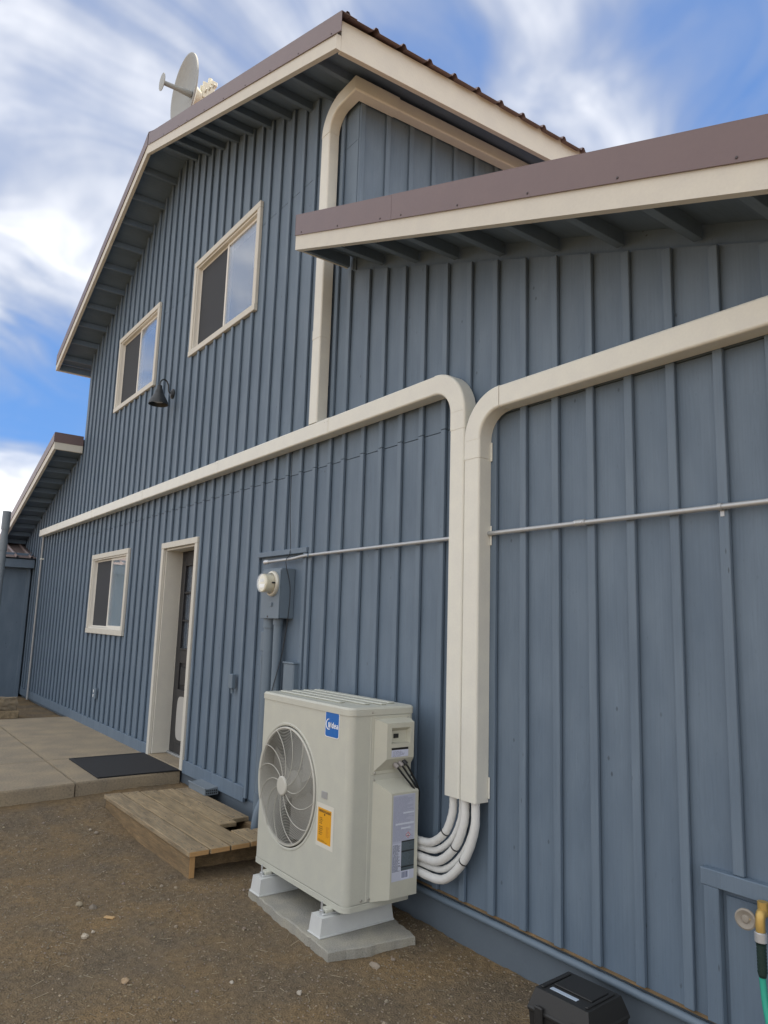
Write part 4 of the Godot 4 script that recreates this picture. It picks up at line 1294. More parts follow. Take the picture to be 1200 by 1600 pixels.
	for k in 12:
		mb = MB.new()
		var pts := []
		var rads := []
		for e in 15:
			var r := lerpf(0.035, FR - 0.008, e / 14.0)
			var a := TAU * k / 12 + 0.15 + 0.80 * pow(e / 14.0, 1.15)
			pts.append(Vector3(fc.x + r * cos(a), fc.y + r * sin(a), AZ1 + 0.0085 + 0.012 * (1.0 - pow(r / FR, 4))))
			rads.append(0.0021)
		mb.tube(pts, rads, 6)
		put_mb(guard, "guard_spoke", mb, M.grille)
	mb = MB.new()
	mb.lathe([Vector2(0.052, 0.022), Vector2(0.052, 0.030), Vector2(0.046, 0.034), Vector2(0.0001, 0.035)], fz, 28)
	put_mb(guard, "guard_boss", mb, M.grille)
	# base pan and lid
	var og := ac_outline(0.003)
	mb = MB.new()
	band(mb, og[0], og[1], AY0, AY0 + 0.026)
	cap(mb, og[0], AY0, false); cap(mb, og[0], AY0 + 0.026, true)
	band(mb, p, n, AY0 + 0.026, AY0 + 0.032)
	put_mb(t, "base_pan", mb, M.ivory, -inv)
	mb = MB.new()
	var lo := ac_outline(0.005); var lt := ac_outline(-0.004)
	band(mb, lo[0], lo[1], yt - 0.002, AY1 - 0.016)
	cap(mb, lo[0], yt - 0.002, false)
	for k in lo[0].size():
		var k2: int = (k + 1) % lo[0].size()
		var a: Vector2 = lo[0][k]; var b: Vector2 = lo[0][k2]; var c: Vector2 = lt[0][k2]; var d: Vector2 = lt[0][k]
		var na: Vector2 = lo[1][k]; var nb: Vector2 = lo[1][k2]
		var NA := Vector3(na.x, 1, na.y).normalized(); var NB := Vector3(nb.x, 1, nb.y).normalized()
		mb.quadn(Vector3(a.x, AY1 - 0.016, a.y), Vector3(b.x, AY1 - 0.016, b.y), Vector3(c.x, AY1 - 0.006, c.y), Vector3(d.x, AY1 - 0.006, d.y), NA, NB, NB, NA)
	cap(mb, lt[0], AY1 - 0.006, true)
	var lid := put_mb(t, "lid", mb, M.ivory, -inv)
	for r in [[0.17, 0.215, 0.10], [0.255, 0.295, 0.06], [0.335, 0.375, 0.10], [0.415, 0.455, 0.22]]:
		bb(lid, "lid_rib", Vector3(AX0 + 0.07, AY1 - 0.0062, r[0]), Vector3(AX1 - r[2], AY1 + 0.004, r[1]), M.ivory, 0.008)
	# near side: seam, covers, screws
	bb(t, "side_panel", Vector3(AX1 - 0.004, AY0 + 0.034, AZ0 + 0.022) - inv, Vector3(AX1 + 0.0022, yt - 0.004, 0.402) - inv, M.ivory, 0.0015)
	var sx := AX1 + 0.0023
	var hood := put_mb(t, "control_cover", raised(sx, [0.150, 0.384, 0.600, 0.868], [0.152, 0.330, 0.668, 0.846], 0.046, [0.176, 0.300, 0.742, 0.822], 0.030), M.ivory_plastic, -inv)
	bb(hood, "grip", Vector3(sx + 0.0165, 0.766, 0.235), Vector3(sx + 0.020, 0.788, 0.268), M.black, 0.001)
	bb(hood, "cover_flange", Vector3(sx, 0.590, 0.147), Vector3(sx + 0.004, 0.880, 0.392), M.ivory_plastic, 0.0015)
	for q in [[0.372, 0.860], [0.165, 0.866], [0.372, 0.598]]:
		screw(hood, Vector3(sx + 0.004, q[1], q[0]), Vector3(1, 0, 0), 0.0065, M.steel_screw)
	for q in [[0.372, 0.562], [0.395, 0.900], [0.43, -0.005], [0.385, -0.005]]:
		screw(t, Vector3(sx + 0.001, q[1], q[0]) - inv, Vector3(1, 0, 0), 0.0065, M.steel_screw)
	var vc := put_mb(t, "valve_cover", raised(sx, [0.126, 0.378, -0.022, 0.560], [0.128, 0.302, -0.006, 0.500], 0.064), M.ivory_plastic, -inv)
	# printing on the near side
	var im := Image.create(96, 64, false, Image.FORMAT_RGB8)
	im.fill(Color(0.78, 0.80, 0.88))
	im.fill_rect(Rect2i(0, 0, 96, 15), Color(0.05, 0.05, 0.05))
	lines_print(im, Rect2i(6, 24, 84, 34), 8, Color(0.55, 0.57, 0.66))
	sticker(hood, "label_sticker", Vector3(sx + 0.0475, 0.676, 0.300), Vector3(sx + 0.0475, 0.676, 0.190), Vector3(sx + 0.0475, 0.722, 0.190), Vector3(sx + 0.0475, 0.722, 0.300), ImageTexture.create_from_image(im))
	im = Image.create(160, 480, false, Image.FORMAT_RGB8)
	im.fill(Color(0.76, 0.78, 0.84))
	im.fill_rect(Rect2i(0, 4, 156, 268), Color(0.70, 0.72, 0.79))
	lines_print(im, Rect2i(6, 12, 148, 250), 5, Color(0.54, 0.56, 0.66), 1.0)
	im.fill_rect(Rect2i(74, 100, 80, 10), Color(0.80, 0.83, 0.88)); im.fill_rect(Rect2i(20, 160, 134, 10), Color(0.80, 0.83, 0.88)); im.fill_rect(Rect2i(60, 186, 70, 9), Color(0.8, 0.83, 0.88))
	lines_print(im, Rect2i(4, 280, 66, 150), 6, Color(0.30, 0.32, 0.40), 0.95)
	im.fill_rect(Rect2i(66, 262, 94, 166), Color(0.28, 0.33, 0.36))
	for yy in [262, 318, 404]: im.fill_rect(Rect2i(66, yy, 94, 7), Color(0.06, 0.07, 0.09))
	lines_print(im, Rect2i(70, 274, 86, 40), 7, Color(0.36, 0.41, 0.45)); lines_print(im, Rect2i(70, 330, 86, 68), 7, Color(0.36, 0.41, 0.45))
	im.fill_rect(Rect2i(66, 430, 60, 46), Color(0.80, 0.83, 0.90))
	var bx := 72
	while bx < 120:
		var bw := rng.randi_range(1, 4)
		im.fill_rect(Rect2i(bx, 434, bw, 34), Color(0.30, 0.32, 0.45)); bx += bw + rng.randi_range(1, 3)
	for yy in range(-17, 18):
		for xx in range(-17, 18):
			var l1 := absi(xx) + absi(yy)
			if l1 <= 17 and l1 >= 14: im.set_pixel(112 + xx, 232 + yy, Color(0.72, 0.12, 0.15))
			elif l1 < 14: im.set_pixel(112 + xx, 232 + yy, Color(0.85, 0.86, 0.9))
	im.fill_rect(Rect2i(110, 224, 5, 14), Color(0.1, 0.1, 0.12)); im.fill_rect(Rect2i(106, 235, 13, 4), Color(0.1, 0.1, 0.12))
	var vx := sx + 0.0655
	sticker(vc, "rating_sticker", Vector3(vx, 0.075, 0.293), Vector3(vx, 0.075, 0.150), Vector3(vx, 0.490, 0.150), Vector3(vx, 0.490, 0.293), ImageTexture.create_from_image(im))
	# logo plate
	mb = MB.new()
	mb.prism(rounded_plate(0.134, 0.134, 0.014), 0, 0.0012)
	var logo := put_mb(t, "logo_plate", mb, M.white_print, Vector3(-3.296, 0.826, AZ1 + 0.0004) - inv)
	mb = MB.new()
	mb.prism(rounded_plate(0.126, 0.126, 0.012), 0.0013, 0.0022)
	put_mb(logo, "logo_field", mb, M.logo_blue)
	var font := SystemFont.new()
	font.font_names = PackedStringArray(["Droid Sans"]); font.font_weight = 700
	var tm := TextMesh.new()
	tm.font = font; tm.text = "idea"; tm.font_size = 32; tm.pixel_size = 0.00118; tm.depth = 0.0008
	put(logo, "logo_letters", tm, M.white_print, Vector3(0.0235, -0.005, 0.0028))
	tm = TextMesh.new()
	tm.font = font; tm.text = "M"; tm.font_size = 32; tm.pixel_size = 0.00118; tm.depth = 0.0008
	put(logo, "logo_letters", tm, M.white_print, Vector3(-0.0200, -0.005, 0.0028))
	mb = MB.new()
	for k in 22:
		var aa := [deg_to_rad(78) + k * deg_to_rad(226) / 22.0, deg_to_rad(78) + (k + 1) * deg_to_rad(226) / 22.0]
		var q := []
		for a in aa:
			var u: float = (a - deg_to_rad(78)) / deg_to_rad(226)
			var w := 0.0028 * sin(PI * clampf(u, 0.03, 0.97)) + 0.0008
			q.append([Vector3(-0.030 + (0.026 - w) * cos(a), -0.001 + (0.026 - w) * sin(a), 0.0028), Vector3(-0.030 + (0.026 + w) * cos(a), -0.001 + (0.026 + w) * sin(a), 0.0028)])
		mb.quad(q[0][0], q[0][1], q[1][1], q[1][0])
	put_mb(logo, "logo_crescent", mb, M.white_print)
	# badge and energy label
	bb(t, "badge", Vector3(-3.372, 0.447, AZ1 + 0.0005) - inv, Vector3(-3.316, 0.482, AZ1 + 0.002) - inv, M.galv, 0.0006)
	im = Image.create(144, 200, false, Image.FORMAT_RGB8)
	im.fill(Color(0.83, 0.82, 0.78))
	im.fill_rect(Rect2i(12, 22, 112, 158), Color(0.87, 0.62, 0.10))
	im.fill_rect(Rect2i(64, 44, 8, 9), Color(0.12, 0.10, 0.05))
	lines_print(im, Rect2i(26, 66, 40, 26), 8, Color(0.45, 0.33, 0.08)); lines_print(im, Rect2i(26, 106, 44, 40), 9, Color(0.40, 0.28, 0.06)); lines_print(im, Rect2i(84, 100, 30, 50), 5, Color(0.70, 0.42, 0.06))
	lines_print(im, Rect2i(22, 168, 94, 8), 5, Color(0.35, 0.25, 0.06))
	var es := sticker(t, "energy_sticker", Vector3(-3.412, 0.206, AZ1 + 0.0012) - inv, Vector3(-3.246, 0.206, AZ1 + 0.0012) - inv, Vector3(-3.246, 0.420, AZ1 + 0.0012) - inv, Vector3(-3.412, 0.420, AZ1 + 0.0012) - inv, ImageTexture.create_from_image(im))
	tm = TextMesh.new()
	tm.font = font; tm.text = "ENERGYGUIDE"; tm.font_size = 32; tm.pixel_size = 0.00052; tm.depth = 0.0004
	put(es, "sticker_letters", tm, M.black_print, Vector3(-3.333, 0.382, AZ1 + 0.0016) - inv)

	# supports
	for k in 2:
		var fx := -3.255 if k == 0 else -3.900
		var f := thing("support_foot", "white plastic support foot under the near end of the outdoor unit" if k == 0 else "white plastic support foot under the far end of the outdoor unit", "support foot", Vector3(fx, -0.168, 0.39), "white feet under the outdoor unit")
		mb = MB.new()
		var w0 := 0.055; var w1 := 0.049
		mb.hexa([Vector3(-w0, 0, -0.225), Vector3(w0, 0, -0.225), Vector3(w1, 0.088, -0.212), Vector3(-w1, 0.088, -0.212), Vector3(-w0, 0, 0.225), Vector3(w0, 0, 0.225), Vector3(w1, 0.088, 0.214), Vector3(-w1, 0.088, 0.214)])
		mb.chamfer(Vector3(-w0 - 0.004, 0, -0.229), Vector3(w0 + 0.004, 0.008, 0.229), 0.002)
		put_mb(f, "block", mb, M.white_plastic)
		bb(f, "channel", Vector3(-0.022, 0.0885, -0.19), Vector3(0.022, 0.097, 0.19), M.white_plastic, 0.002)
		bb(t, "mounting_lug", Vector3(fx - 0.025, -0.0708, 0.52) - inv, Vector3(fx + 0.025, AY0 - 0.0005, 0.566) - inv, M.ivory, 0.004)
		bb(t, "mounting_lug", Vector3(fx - 0.025, -0.0708, 0.14) - inv, Vector3(fx + 0.025, AY0 - 0.0005, 0.20) - inv, M.ivory, 0.004)
		mb = MB.new()
		mb.tube([Vector3(0.0, 0.0972, 0.186), Vector3(0.0, 0.150, 0.186)], 0.0055, 8)
		mb.tube([Vector3(0.0, 0.0975, 0.186), Vector3(0.0, 0.110, 0.186)], 0.013, 6)
		put_mb(f, "bolt", mb, M.zinc)

	# concrete pad with broken edges
	mb = MB.new()
	var top := []
	var ctl := [Vector2(-4.005, 0.605), Vector2(-3.6, 0.632), Vector2(-3.30, 0.640), Vector2(-3.06, 0.655), Vector2(-3.015, 0.44), Vector2(-2.985, 0.195), Vector2(-3.2, 0.15), Vector2(-3.6, 0.145), Vector2(-4.00, 0.15), Vector2(-4.01, 0.4)]
	for k in ctl.size():
		var a: Vector2 = ctl[k]; var b: Vector2 = ctl[(k + 1) % ctl.size()]
		for s in 10:
			top.append(a.lerp(b, s / 10.0) + Vector2(rng.randf_range(-0.006, 0.006), rng.randf_range(-0.006, 0.006)))
	for k in top.size():
		var a: Vector2 = top[k]; var b: Vector2 = top[(k + 1) % top.size()]
		var ca := (a - Vector2(-3.5, 0.39)).normalized() * 0.008; var cb := (b - Vector2(-3.5, 0.39)).normalized() * 0.008
		mb.quad(Vector3(b.x, -0.172, b.y), Vector3(a.x, -0.172, a.y), Vector3(a.x - ca.x, -0.1682, a.y - ca.y), Vector3(b.x - cb.x, -0.1682, b.y - cb.y))
		mb.quad(Vector3(b.x + cb.x * 0.6, -0.29, b.y + cb.y * 0.6), Vector3(a.x + ca.x * 0.6, -0.29, a.y + ca.y * 0.6), Vector3(a.x, -0.172, a.y), Vector3(b.x, -0.172, b.y))
		mb.tri(Vector3(-3.5, -0.1682, 0.39), Vector3(b.x - cb.x, -0.1682, b.y - cb.y), Vector3(a.x - ca.x, -0.1682, a.y - ca.y))
	tag(put_mb(self, "concrete_pad", mb, M.pad), "rough grey concrete pad on the dirt under the outdoor unit", "concrete pad")

	# insulated pipes and cables
	var ends := [[-2.850, 0.075, -3.16, 0.245, 0.098, 0.0205, 0.60], [-2.806, 0.055, -3.16, 0.212, 0.090, 0.0165, 0.50], [-2.760, 0.078, -3.16, 0.168, 0.098, 0.0215, 0.55], [-2.722, 0.050, -3.16, 0.132, 0.085, 0.0160, 0.5], [-2.690, 0.075, -3.16, 0.092, 0.098, 0.0215, 0.55]]
	var words := ["topmost white insulated pipe between the outdoor unit and the pipe covers", "thin white insulated pipe just under the topmost one", "middle white insulated pipe curving into the pipe covers", "thin white insulated pipe half hidden behind the lower ones", "lowest white insulated pipe curving into the pipe covers"]
	for k in 5:
		var e = ends[k]
		var pp := thing("insulated_pipe", words[k], "insulated pipe", Vector3(e[2], e[3], e[4]), "white wrapped pipes beside the outdoor unit")
		var iv := pp.position
		var drop := 0.022 + 0.003 * k
		var ctrl := [Vector3(e[2], e[3], e[4]), Vector3(e[2] + 0.07, e[3] - 0.004, e[4] - 0.005), Vector3(lerpf(e[2], e[0], 0.55), e[3] + 0.018 - drop * 0.3, lerpf(e[4], e[1], 0.35)), Vector3(lerpf(e[2], e[0], 0.84), lerpf(e[3], 0.51, 0.30), lerpf(e[4], e[1], 0.7)), Vector3(e[0] - 0.008, lerpf(e[3], 0.51, 0.66), e[1]), Vector3(e[0], 0.50, e[1]), Vector3(e[0], 0.58, e[1])]
		var pts := smooth_pts(ctrl, 10)
		var rad := []
		for q in pts.size():
			pts[q] -= iv
			rad.append(e[5] + 0.0006 * sin(q * 1.7 + k))
		mb = MB.new()
		mb.tube(pts, rad, 14)
		put_mb(pp, "wrap", mb, M.foam)
		for q in ([30] if k % 2 == 0 else []):
			mb = MB.new()
			var d: Vector3 = (pts[q + 1] - pts[q - 1]).normalized()
			mb.lathe([Vector2(e[5] + 0.0004, -0.003), Vector2(e[5] + 0.0024, -0.003), Vector2(e[5] + 0.0024, 0.003), Vector2(e[5] + 0.0004, 0.003)], Transform3D(axis_basis(d), pts[q]), 14)
			put_mb(pp, "cable_tie", mb, M.black)
	for k in 3:
		var z: float = [0.262, 0.232, 0.206][k]
		var cw := thing("cable", ["black cable leaving the control cover nearest the fan side", "middle black cable leaving the control cover", "black cable leaving the control cover nearest the wall"][k], "cable", Vector3(sx + 0.034, 0.632 + 0.006 * k, z), "black cables on the side of the outdoor unit")
		mb = MB.new()
		mb.tube(smooth_pts([Vector3(0, 0, 0), Vector3(0.014, -0.018, -0.012), Vector3(0.018, -0.055, -0.045 + 0.004 * k), Vector3(0.018, -0.105, -0.095 + 0.012 * k), Vector3(0.012, -0.16, -0.145 + 0.024 * k), Vector3(-0.02, -0.23, -0.165 + 0.026 * k), Vector3(-0.06, -0.30, -0.160 + 0.026 * k)], 6), 0.0052, 10)
		put_mb(cw, "sheath", mb, M.black)
		mb = MB.new()
		mb.tube([Vector3(-0.006, 0.008, 0.004), Vector3(0.012, -0.010, -0.006)], 0.0125, 10)
		put_mb(cw, "gland_nut", mb, M.black if k == 2 else M.gland)

# ---------------------------------------------------------------- ground things
func ground_y(x: float, z: float) -> float:
	var y: float
	if x > -5.2: y = lerpf(-0.204, -0.226, smoothstep(-4.1, -4.45, x))
	elif x > -6.7: y = lerpf(-0.226, -0.125, smoothstep(-5.2, -6.7, x))
	else: y = lerpf(-0.125, -0.075, clampf((-6.7 - x) / 4.2, 0, 1))
	return y

func build_ground() -> void:
	var f := FastNoiseLite.new(); f.seed = 3; f.frequency = 0.9; f.fractal_octaves = 5
	var g := FastNoiseLite.new(); g.seed = 4; g.frequency = 11.0; g.fractal_octaves = 3
	var xs := [-500.0, -220.0, -110.0, -60.0, -36.0, -24.0, -19.0]
	var x := -16.5
	while x < -8.0: xs.append(x); x += 0.12
	while x < -0.9: xs.append(x); x += 0.035
	xs += [-0.6, 0.2, 1.5, 4.0, 9.0, 20.0, 45.0, 110.0, 220.0, 500.0]
	var zs := [-500.0, -220.0, -100.0, -45.0, -20.0, -9.0, -2.0, -0.3]
	var z := -0.16
	while z < 2.1: zs.append(z); z += 0.035
	zs += [2.4, 3.0, 4.0, 6.0, 9.0, 14.0, 22.0, 36.0, 60.0, 110.0, 220.0, 500.0]
	var st := SurfaceTool.new()
	st.begin(Mesh.PRIMITIVE_TRIANGLES)
	st.set_smooth_group(0)
	for zz in zs:
		for xx in xs:
			var y := ground_y(xx, zz) + 0.020 * f.get_noise_2d(xx, zz) + 0.0085 * g.get_noise_2d(xx, zz)
			if xx > -10.7 and xx < -6.4 and zz > -0.05 and zz < 2.6: y = minf(y, -0.068)
			if zz < -0.13: y -= 0.25
			st.add_vertex(Vector3(xx, y, zz))
	var w := xs.size()
	for i in zs.size() - 1:
		for j in w - 1:
			var a := i * w + j
			st.add_index(a); st.add_index(a + 1); st.add_index(a + w + 1)
			st.add_index(a); st.add_index(a + w + 1); st.add_index(a + w)
	st.generate_normals()
	var o := put(self, "ground", st.commit(), M.soil)
	o.set_meta("kind", "structure")
	# loose stones, many and small
	var sm := []
	for v in 3:
		var mb := MB.new()
		var ico := SphereMesh.new(); ico.radius = 1.0; ico.height = 2.0; ico.radial_segments = 7; ico.rings = 4
		var arr := ico.get_mesh_arrays()
		var vv: PackedVector3Array = arr[Mesh.ARRAY_VERTEX]
		var h := FastNoiseLite.new(); h.seed = 50 + v; h.frequency = 0.9
		var ix: PackedInt32Array = arr[Mesh.ARRAY_INDEX]
		for k in range(0, ix.size(), 3):
			var q := []
			for e in 3:
				var b: Vector3 = vv[ix[k + e]]
				q.append(b * (1.0 + 0.5 * h.get_noise_3dv(b)))
			if (q[1] - q[0]).cross(q[2] - q[0]).length() > 1e-6:
				if (q[1] - q[0]).cross(q[2] - q[0]).dot(q[0]) < 0: mb.tri(q[0], q[2], q[1])
				else: mb.tri(q[0], q[1], q[2])
		sm.append(mb.mesh())
	for v in 3:
		var count := [9000, 1500, 120][v] as int
		var mm := MultiMesh.new()
		mm.transform_format = MultiMesh.TRANSFORM_3D; mm.use_colors = true
		mm.mesh = sm[v]
		mm.instance_count = count
		for k in count:
			var px := rng.randf_range(-10.9, -1.1) if v == 1 else -1.4 - 5.4 * pow(rng.randf(), 1.3)
			var pz := 0.0 + 2.0 * rng.randf()
			while (px < -6.3 and pz < 2.5) or (px > -6.25 and px < -4.4 and pz < 0.83) or (px > -4.03 and px < -2.98 and pz > 0.12 and pz < 0.67):
				px = rng.randf_range(-6.3, -1.1); pz = 2.0 * rng.randf()
			var s: float = [rng.randf_range(0.0016, 0.0046), rng.randf_range(0.002, 0.006), rng.randf_range(0.005, 0.012)][v]
			if v == 2 and rng.randf() < 0.04: s = rng.randf_range(0.014, 0.022)
			var y := ground_y(px, pz) + 0.020 * f.get_noise_2d(px, pz) + 0.0085 * g.get_noise_2d(px, pz)
			var b := Basis.from_euler(Vector3(rng.randf() * 0.6, rng.randf() * TAU, rng.randf() * 0.6)).scaled(Vector3(s * rng.randf_range(0.8, 1.5), s * rng.randf_range(0.5, 0.8), s))
			mm.set_instance_transform(k, Transform3D(b, Vector3(px, y + s * 0.25, pz)))
			var br := rng.randf_range(0.15, 0.30) * (1.3 if rng.randf() < 0.06 else 1.0)
			mm.set_instance_color(k, Color(br, br * rng.randf_range(0.78, 0.86), br * rng.randf_range(0.52, 0.66)))
		var mi := MultiMeshInstance3D.new()
		mi.multimesh = mm; mi.material_override = M.pebble
		mi.name = numbered("gravel")
		add_child(mi)
		mi.set_meta("kind", "stuff"); mi.set_meta("category", "gravel")
		mi.set_meta("label", ["fine brown grit scattered over the bare dirt", "small brown pebbles scattered over the bare dirt", "larger loose stones lying on the bare dirt"][v])
	# dry straw
	var sb := MB.new()
	for k in 1:
		sb.box(Vector3(-0.5, -0.5, -0.5), Vector3(0.5, 0.5, 0.5))
	var mm2 := MultiMesh.new()
	mm2.transform_format = MultiMesh.TRANSFORM_3D; mm2.use_colors = true
	mm2.mesh = sb.mesh()
	mm2.instance_count = 420
	for k in 420:
		var px := rng.randf_range(-6.2, -1.2); var pz := rng.randf_range(0.03, 2.0)
		while (px < -4.4 and pz < 0.83) or (px > -4.03 and px < -2.98 and pz > 0.12 and pz < 0.67):
			px = rng.randf_range(-6.2, -1.2); pz = rng.randf_range(0.03, 2.0)
		var y := ground_y(px, pz) + 0.020 * f.get_noise_2d(px, pz) + 0.0085 * g.get_noise_2d(px, pz)
		var b := Basis.from_euler(Vector3(0, rng.randf() * TAU, rng.randf_range(-0.15, 0.15))) * Basis.from_scale(Vector3(rng.randf_range(0.012, 0.06), 0.0014, 0.0018))
		mm2.set_instance_transform(k, Transform3D(b, Vector3(px, y + 0.003, pz)))
		var br := rng.randf_range(0.20, 0.40)
		mm2.set_instance_color(k, Color(br, br * 0.84, br * 0.58))
	var ms := MultiMeshInstance3D.new()
	ms.multimesh = mm2; ms.material_override = M.pebble
	ms.name = "straw"
	add_child(ms)
	ms.set_meta("kind", "stuff"); ms.set_meta("category", "straw"); ms.set_meta("label", "dry straw bits lying on the bare dirt")

	# patio: slabs with open joints
	var pt := Node3D.new()
	pt.name = "patio"
	add_child(pt)
	pt.set_meta("kind", "structure")
	var sl := [[-7.625, -6.62, 0.012, 0.934], [-7.60, -6.53, 0.947, 2.4], [-10.75, -7.640, 0.012, 0.934], [-10.75, -7.612, 0.947, 2.4]]
	for s in sl:
		var mb := MB.new()
		var a := [Vector2(s[0], s[2]), Vector2(s[1], s[2]), Vector2(s[1] + 0.08 * (s[3] - s[2]) * (1 if s[1] > -7 else 0), s[3]), Vector2(s[0], s[3])]
		var q := []
		for p in a: q.append(p)
		var cen: Vector2 = (q[0] + q[1] + q[2] + q[3]) / 4
		for k in 4:
			var A: Vector2 = q[k]; var B: Vector2 = q[(k + 1) % 4]
			for e in 16:
				var u: Vector2 = A.lerp(B, e / 16.0); var v: Vector2 = A.lerp(B, (e + 1) / 16.0)
				var ua := u.lerp(cen, 0.008 + 0.006 * absf(f.get_noise_2d(u.x * 9, u.y * 9))); var va := v.lerp(cen, 0.008 + 0.006 * absf(f.get_noise_2d(v.x * 9, v.y * 9)))
				mb.quad(Vector3(v.x, -0.036, v.y), Vector3(u.x, -0.036, u.y), Vector3(ua.x, -0.023, ua.y), Vector3(va.x, -0.023, va.y))
				mb.quad(Vector3(v.x, -0.3, v.y), Vector3(u.x, -0.3, u.y), Vector3(u.x, -0.036, u.y), Vector3(v.x, -0.036, v.y))
				mb.tri(Vector3(cen.x, -0.023, cen.y), Vector3(va.x, -0.023, va.y), Vector3(ua.x, -0.023, ua.y))
		put_mb(pt, "concrete_slab", mb, M.concrete)

	# door mat
	var mat_t := thing("door_mat", "black rubber door mat lying on the concrete before the door", "door mat", Vector3(-7.1, -0.0228, 0.385))
	bb(mat_t, "mat_base", Vector3(-0.485, 0.0, -0.36), Vector3(0.50, 0.010, 0.362), M.rubber, 0.004)
	bb(mat_t, "mat_border", Vector3(-0.485, 0.0102, 0.33), Vector3(0.50, 0.013, 0.362), M.rubber, 0.001)
	bb(mat_t, "mat_border", Vector3(-0.485, 0.0102, -0.36), Vector3(0.50, 0.013, -0.328), M.rubber, 0.001)
	bb(mat_t, "mat_border", Vector3(-0.485, 0.0102, -0.327), Vector3(-0.453, 0.013, 0.329), M.rubber, 0.001)
	bb(mat_t, "mat_border", Vector3(0.468, 0.0102, -0.327), Vector3(0.50, 0.013, 0.329), M.rubber, 0.001)

	# wooden step
	var d := thing("wooden_step", "low weathered wooden deck step beside the outdoor unit", "step", Vector3(-5.32, -0.2, 0.45))
	d.rotation.y = 0.012
	var iv := d.position
	var zz1 := 0.795
	for k in 5:
		var za := zz1 - 0.1395 * (k + 1) + 0.009; var zb := zz1 - 0.1395 * k
		var xr := -4.452 - 0.006 * rng.randf(); var xl := -6.20 + 0.012 * rng.randf() + (0.02 * k)
		var segs := [[xl, xr]]
		if k == 3: segs = [[xl, -4.935], [-4.76, xr]]
		if k == 4: segs = [[xl, -5.02], [-4.72, xr]]
		for s in segs:
			var pk := bb(d, "plank", Vector3(s[0], -0.093, za) - iv, Vector3(s[1], -0.062 + 0.0015 * rng.randf(), zb) - iv, M["plank%d" % ((k * 3 + 1) % 4)], 0.004)
			pk.rotation.y = rng.randf_range(-0.002, 0.002)
			if s[1] == xr:
				bb(pk, "sawn_end", Vector3((s[1] - s[0]) / 2, -0.0135, -(zb - za) / 2 + 0.003), Vector3((s[1] - s[0]) / 2 + 0.0022, 0.0135, (zb - za) / 2 - 0.003), M.endgrain, 0.0006)
			for nx in [s[0] + 0.05, (s[0] + s[1]) / 2, s[1] - 0.05]:
				screw(pk, Vector3(nx - (s[0] + s[1]) / 2, 0.0155, 0.03), Vector3.UP, 0.0045, M.dark_screw)
				screw(pk, Vector3(nx - (s[0] + s[1]) / 2, 0.0155, -0.035), Vector3.UP, 0.0045, M.dark_screw)
	bb(d, "skirt", Vector3(-6.17, -0.30, 0.745) - iv, Vector3(-4.475, -0.0935, 0.782) - iv, M.skirtwood, 0.003)
	bb(d, "sawn_end", Vector3(-4.4745, -0.298, 0.747) - iv, Vector3(-4.472, -0.0955, 0.780) - iv, M.endgrain, 0.0006)
	bb(d, "joist", Vector3(-6.17, -0.30, 0.10) - iv, Vector3(-4.62, -0.0935, 0.138) - iv, M.skirtwood, 0.003)
	for jx in [-6.15, -5.4, -4.66]:
		bb(d, "joist", Vector3(jx, -0.28, 0.1385) - iv, Vector3(jx + 0.038, -0.0935, 0.7445) - iv, M.skirtwood, 0.003)

	# crawl space vent hood lying on the step
	var v := thing("vent_hood", "grey plastic foundation vent at the wall behind the wooden step", "vent", Vector3(-5.93, -0.06, 0.075))
	var vb := MB.new()
	vb.hexa([Vector3(-0.17, 0.0, -0.055), Vector3(0.17, 0.0, -0.055), Vector3(0.17, 0.06, -0.055), Vector3(-0.17, 0.06, -0.055), Vector3(-0.17, 0.0, 0.06), Vector3(0.17, 0.0, 0.06), Vector3(0.17, 0.045, 0.06), Vector3(-0.17, 0.045, 0.06)])
	put_mb(v, "body", vb, M.grey_plastic)
	bb(v, "rim", Vector3(-0.18, 0.0455, 0.052), Vector3(0.18, 0.056, 0.066), M.grey_plastic, 0.003)
	for k in 6:
		for j in 2:
			bb(v, "grille_hole", Vector3(0.1702, 0.008 + 0.019 * j, -0.045 + 0.0165 * k), Vector3(0.1712, 0.021 + 0.019 * j, -0.034 + 0.0165 * k), M.black, 0.0)

	# tool case
	var tc := thing("tool_case", "black plastic tool case with pale strip on its lid on the dirt by the wall", "tool case", Vector3(-1.945, -0.225, 0.245))
	tc.rotation.y = 0.06
	vb = MB.new()
	vb.hexa([Vector3(-0.125, 0, -0.115), Vector3(0.125, 0, -0.115), Vector3(0.135, 0.14, -0.125), Vector3(-0.135, 0.14, -0.125), Vector3(-0.125, 0, 0.115), Vector3(0.125, 0, 0.115), Vector3(0.135, 0.14, 0.125), Vector3(-0.135, 0.14, 0.125)])
	put_mb(tc, "body", vb, M.case_black)
	bb(tc, "lid_rim", Vector3(-0.142, 0.141, -0.132), Vector3(0.142, 0.160, 0.132), M.case_black, 0.006)
	vb = MB.new()
	vb.hexa([Vector3(-0.137, 0.1605, -0.127), Vector3(0.137, 0.1605, -0.127), Vector3(0.118, 0.222, -0.105), Vector3(-0.118, 0.222, -0.105), Vector3(-0.137, 0.1605, 0.127), Vector3(0.137, 0.1605, 0.127), Vector3(0.118, 0.222, 0.105), Vector3(-0.118, 0.222, 0.105)])
	var lidm := put_mb(tc, "lid", vb, M.case_black)
	bb(lidm, "lid_panel", Vector3(-0.085, 0.2222, -0.075), Vector3(0.085, 0.227, 0.035), M.case_black, 0.004)
	bb(lidm, "lid_ridge", Vector3(-0.105, 0.2222, -0.09), Vector3(-0.092, 0.228, 0.09), M.case_black, 0.004)
	bb(lidm, "lid_ridge", Vector3(0.092, 0.2222, -0.09), Vector3(0.105, 0.228, 0.09), M.case_black, 0.004)
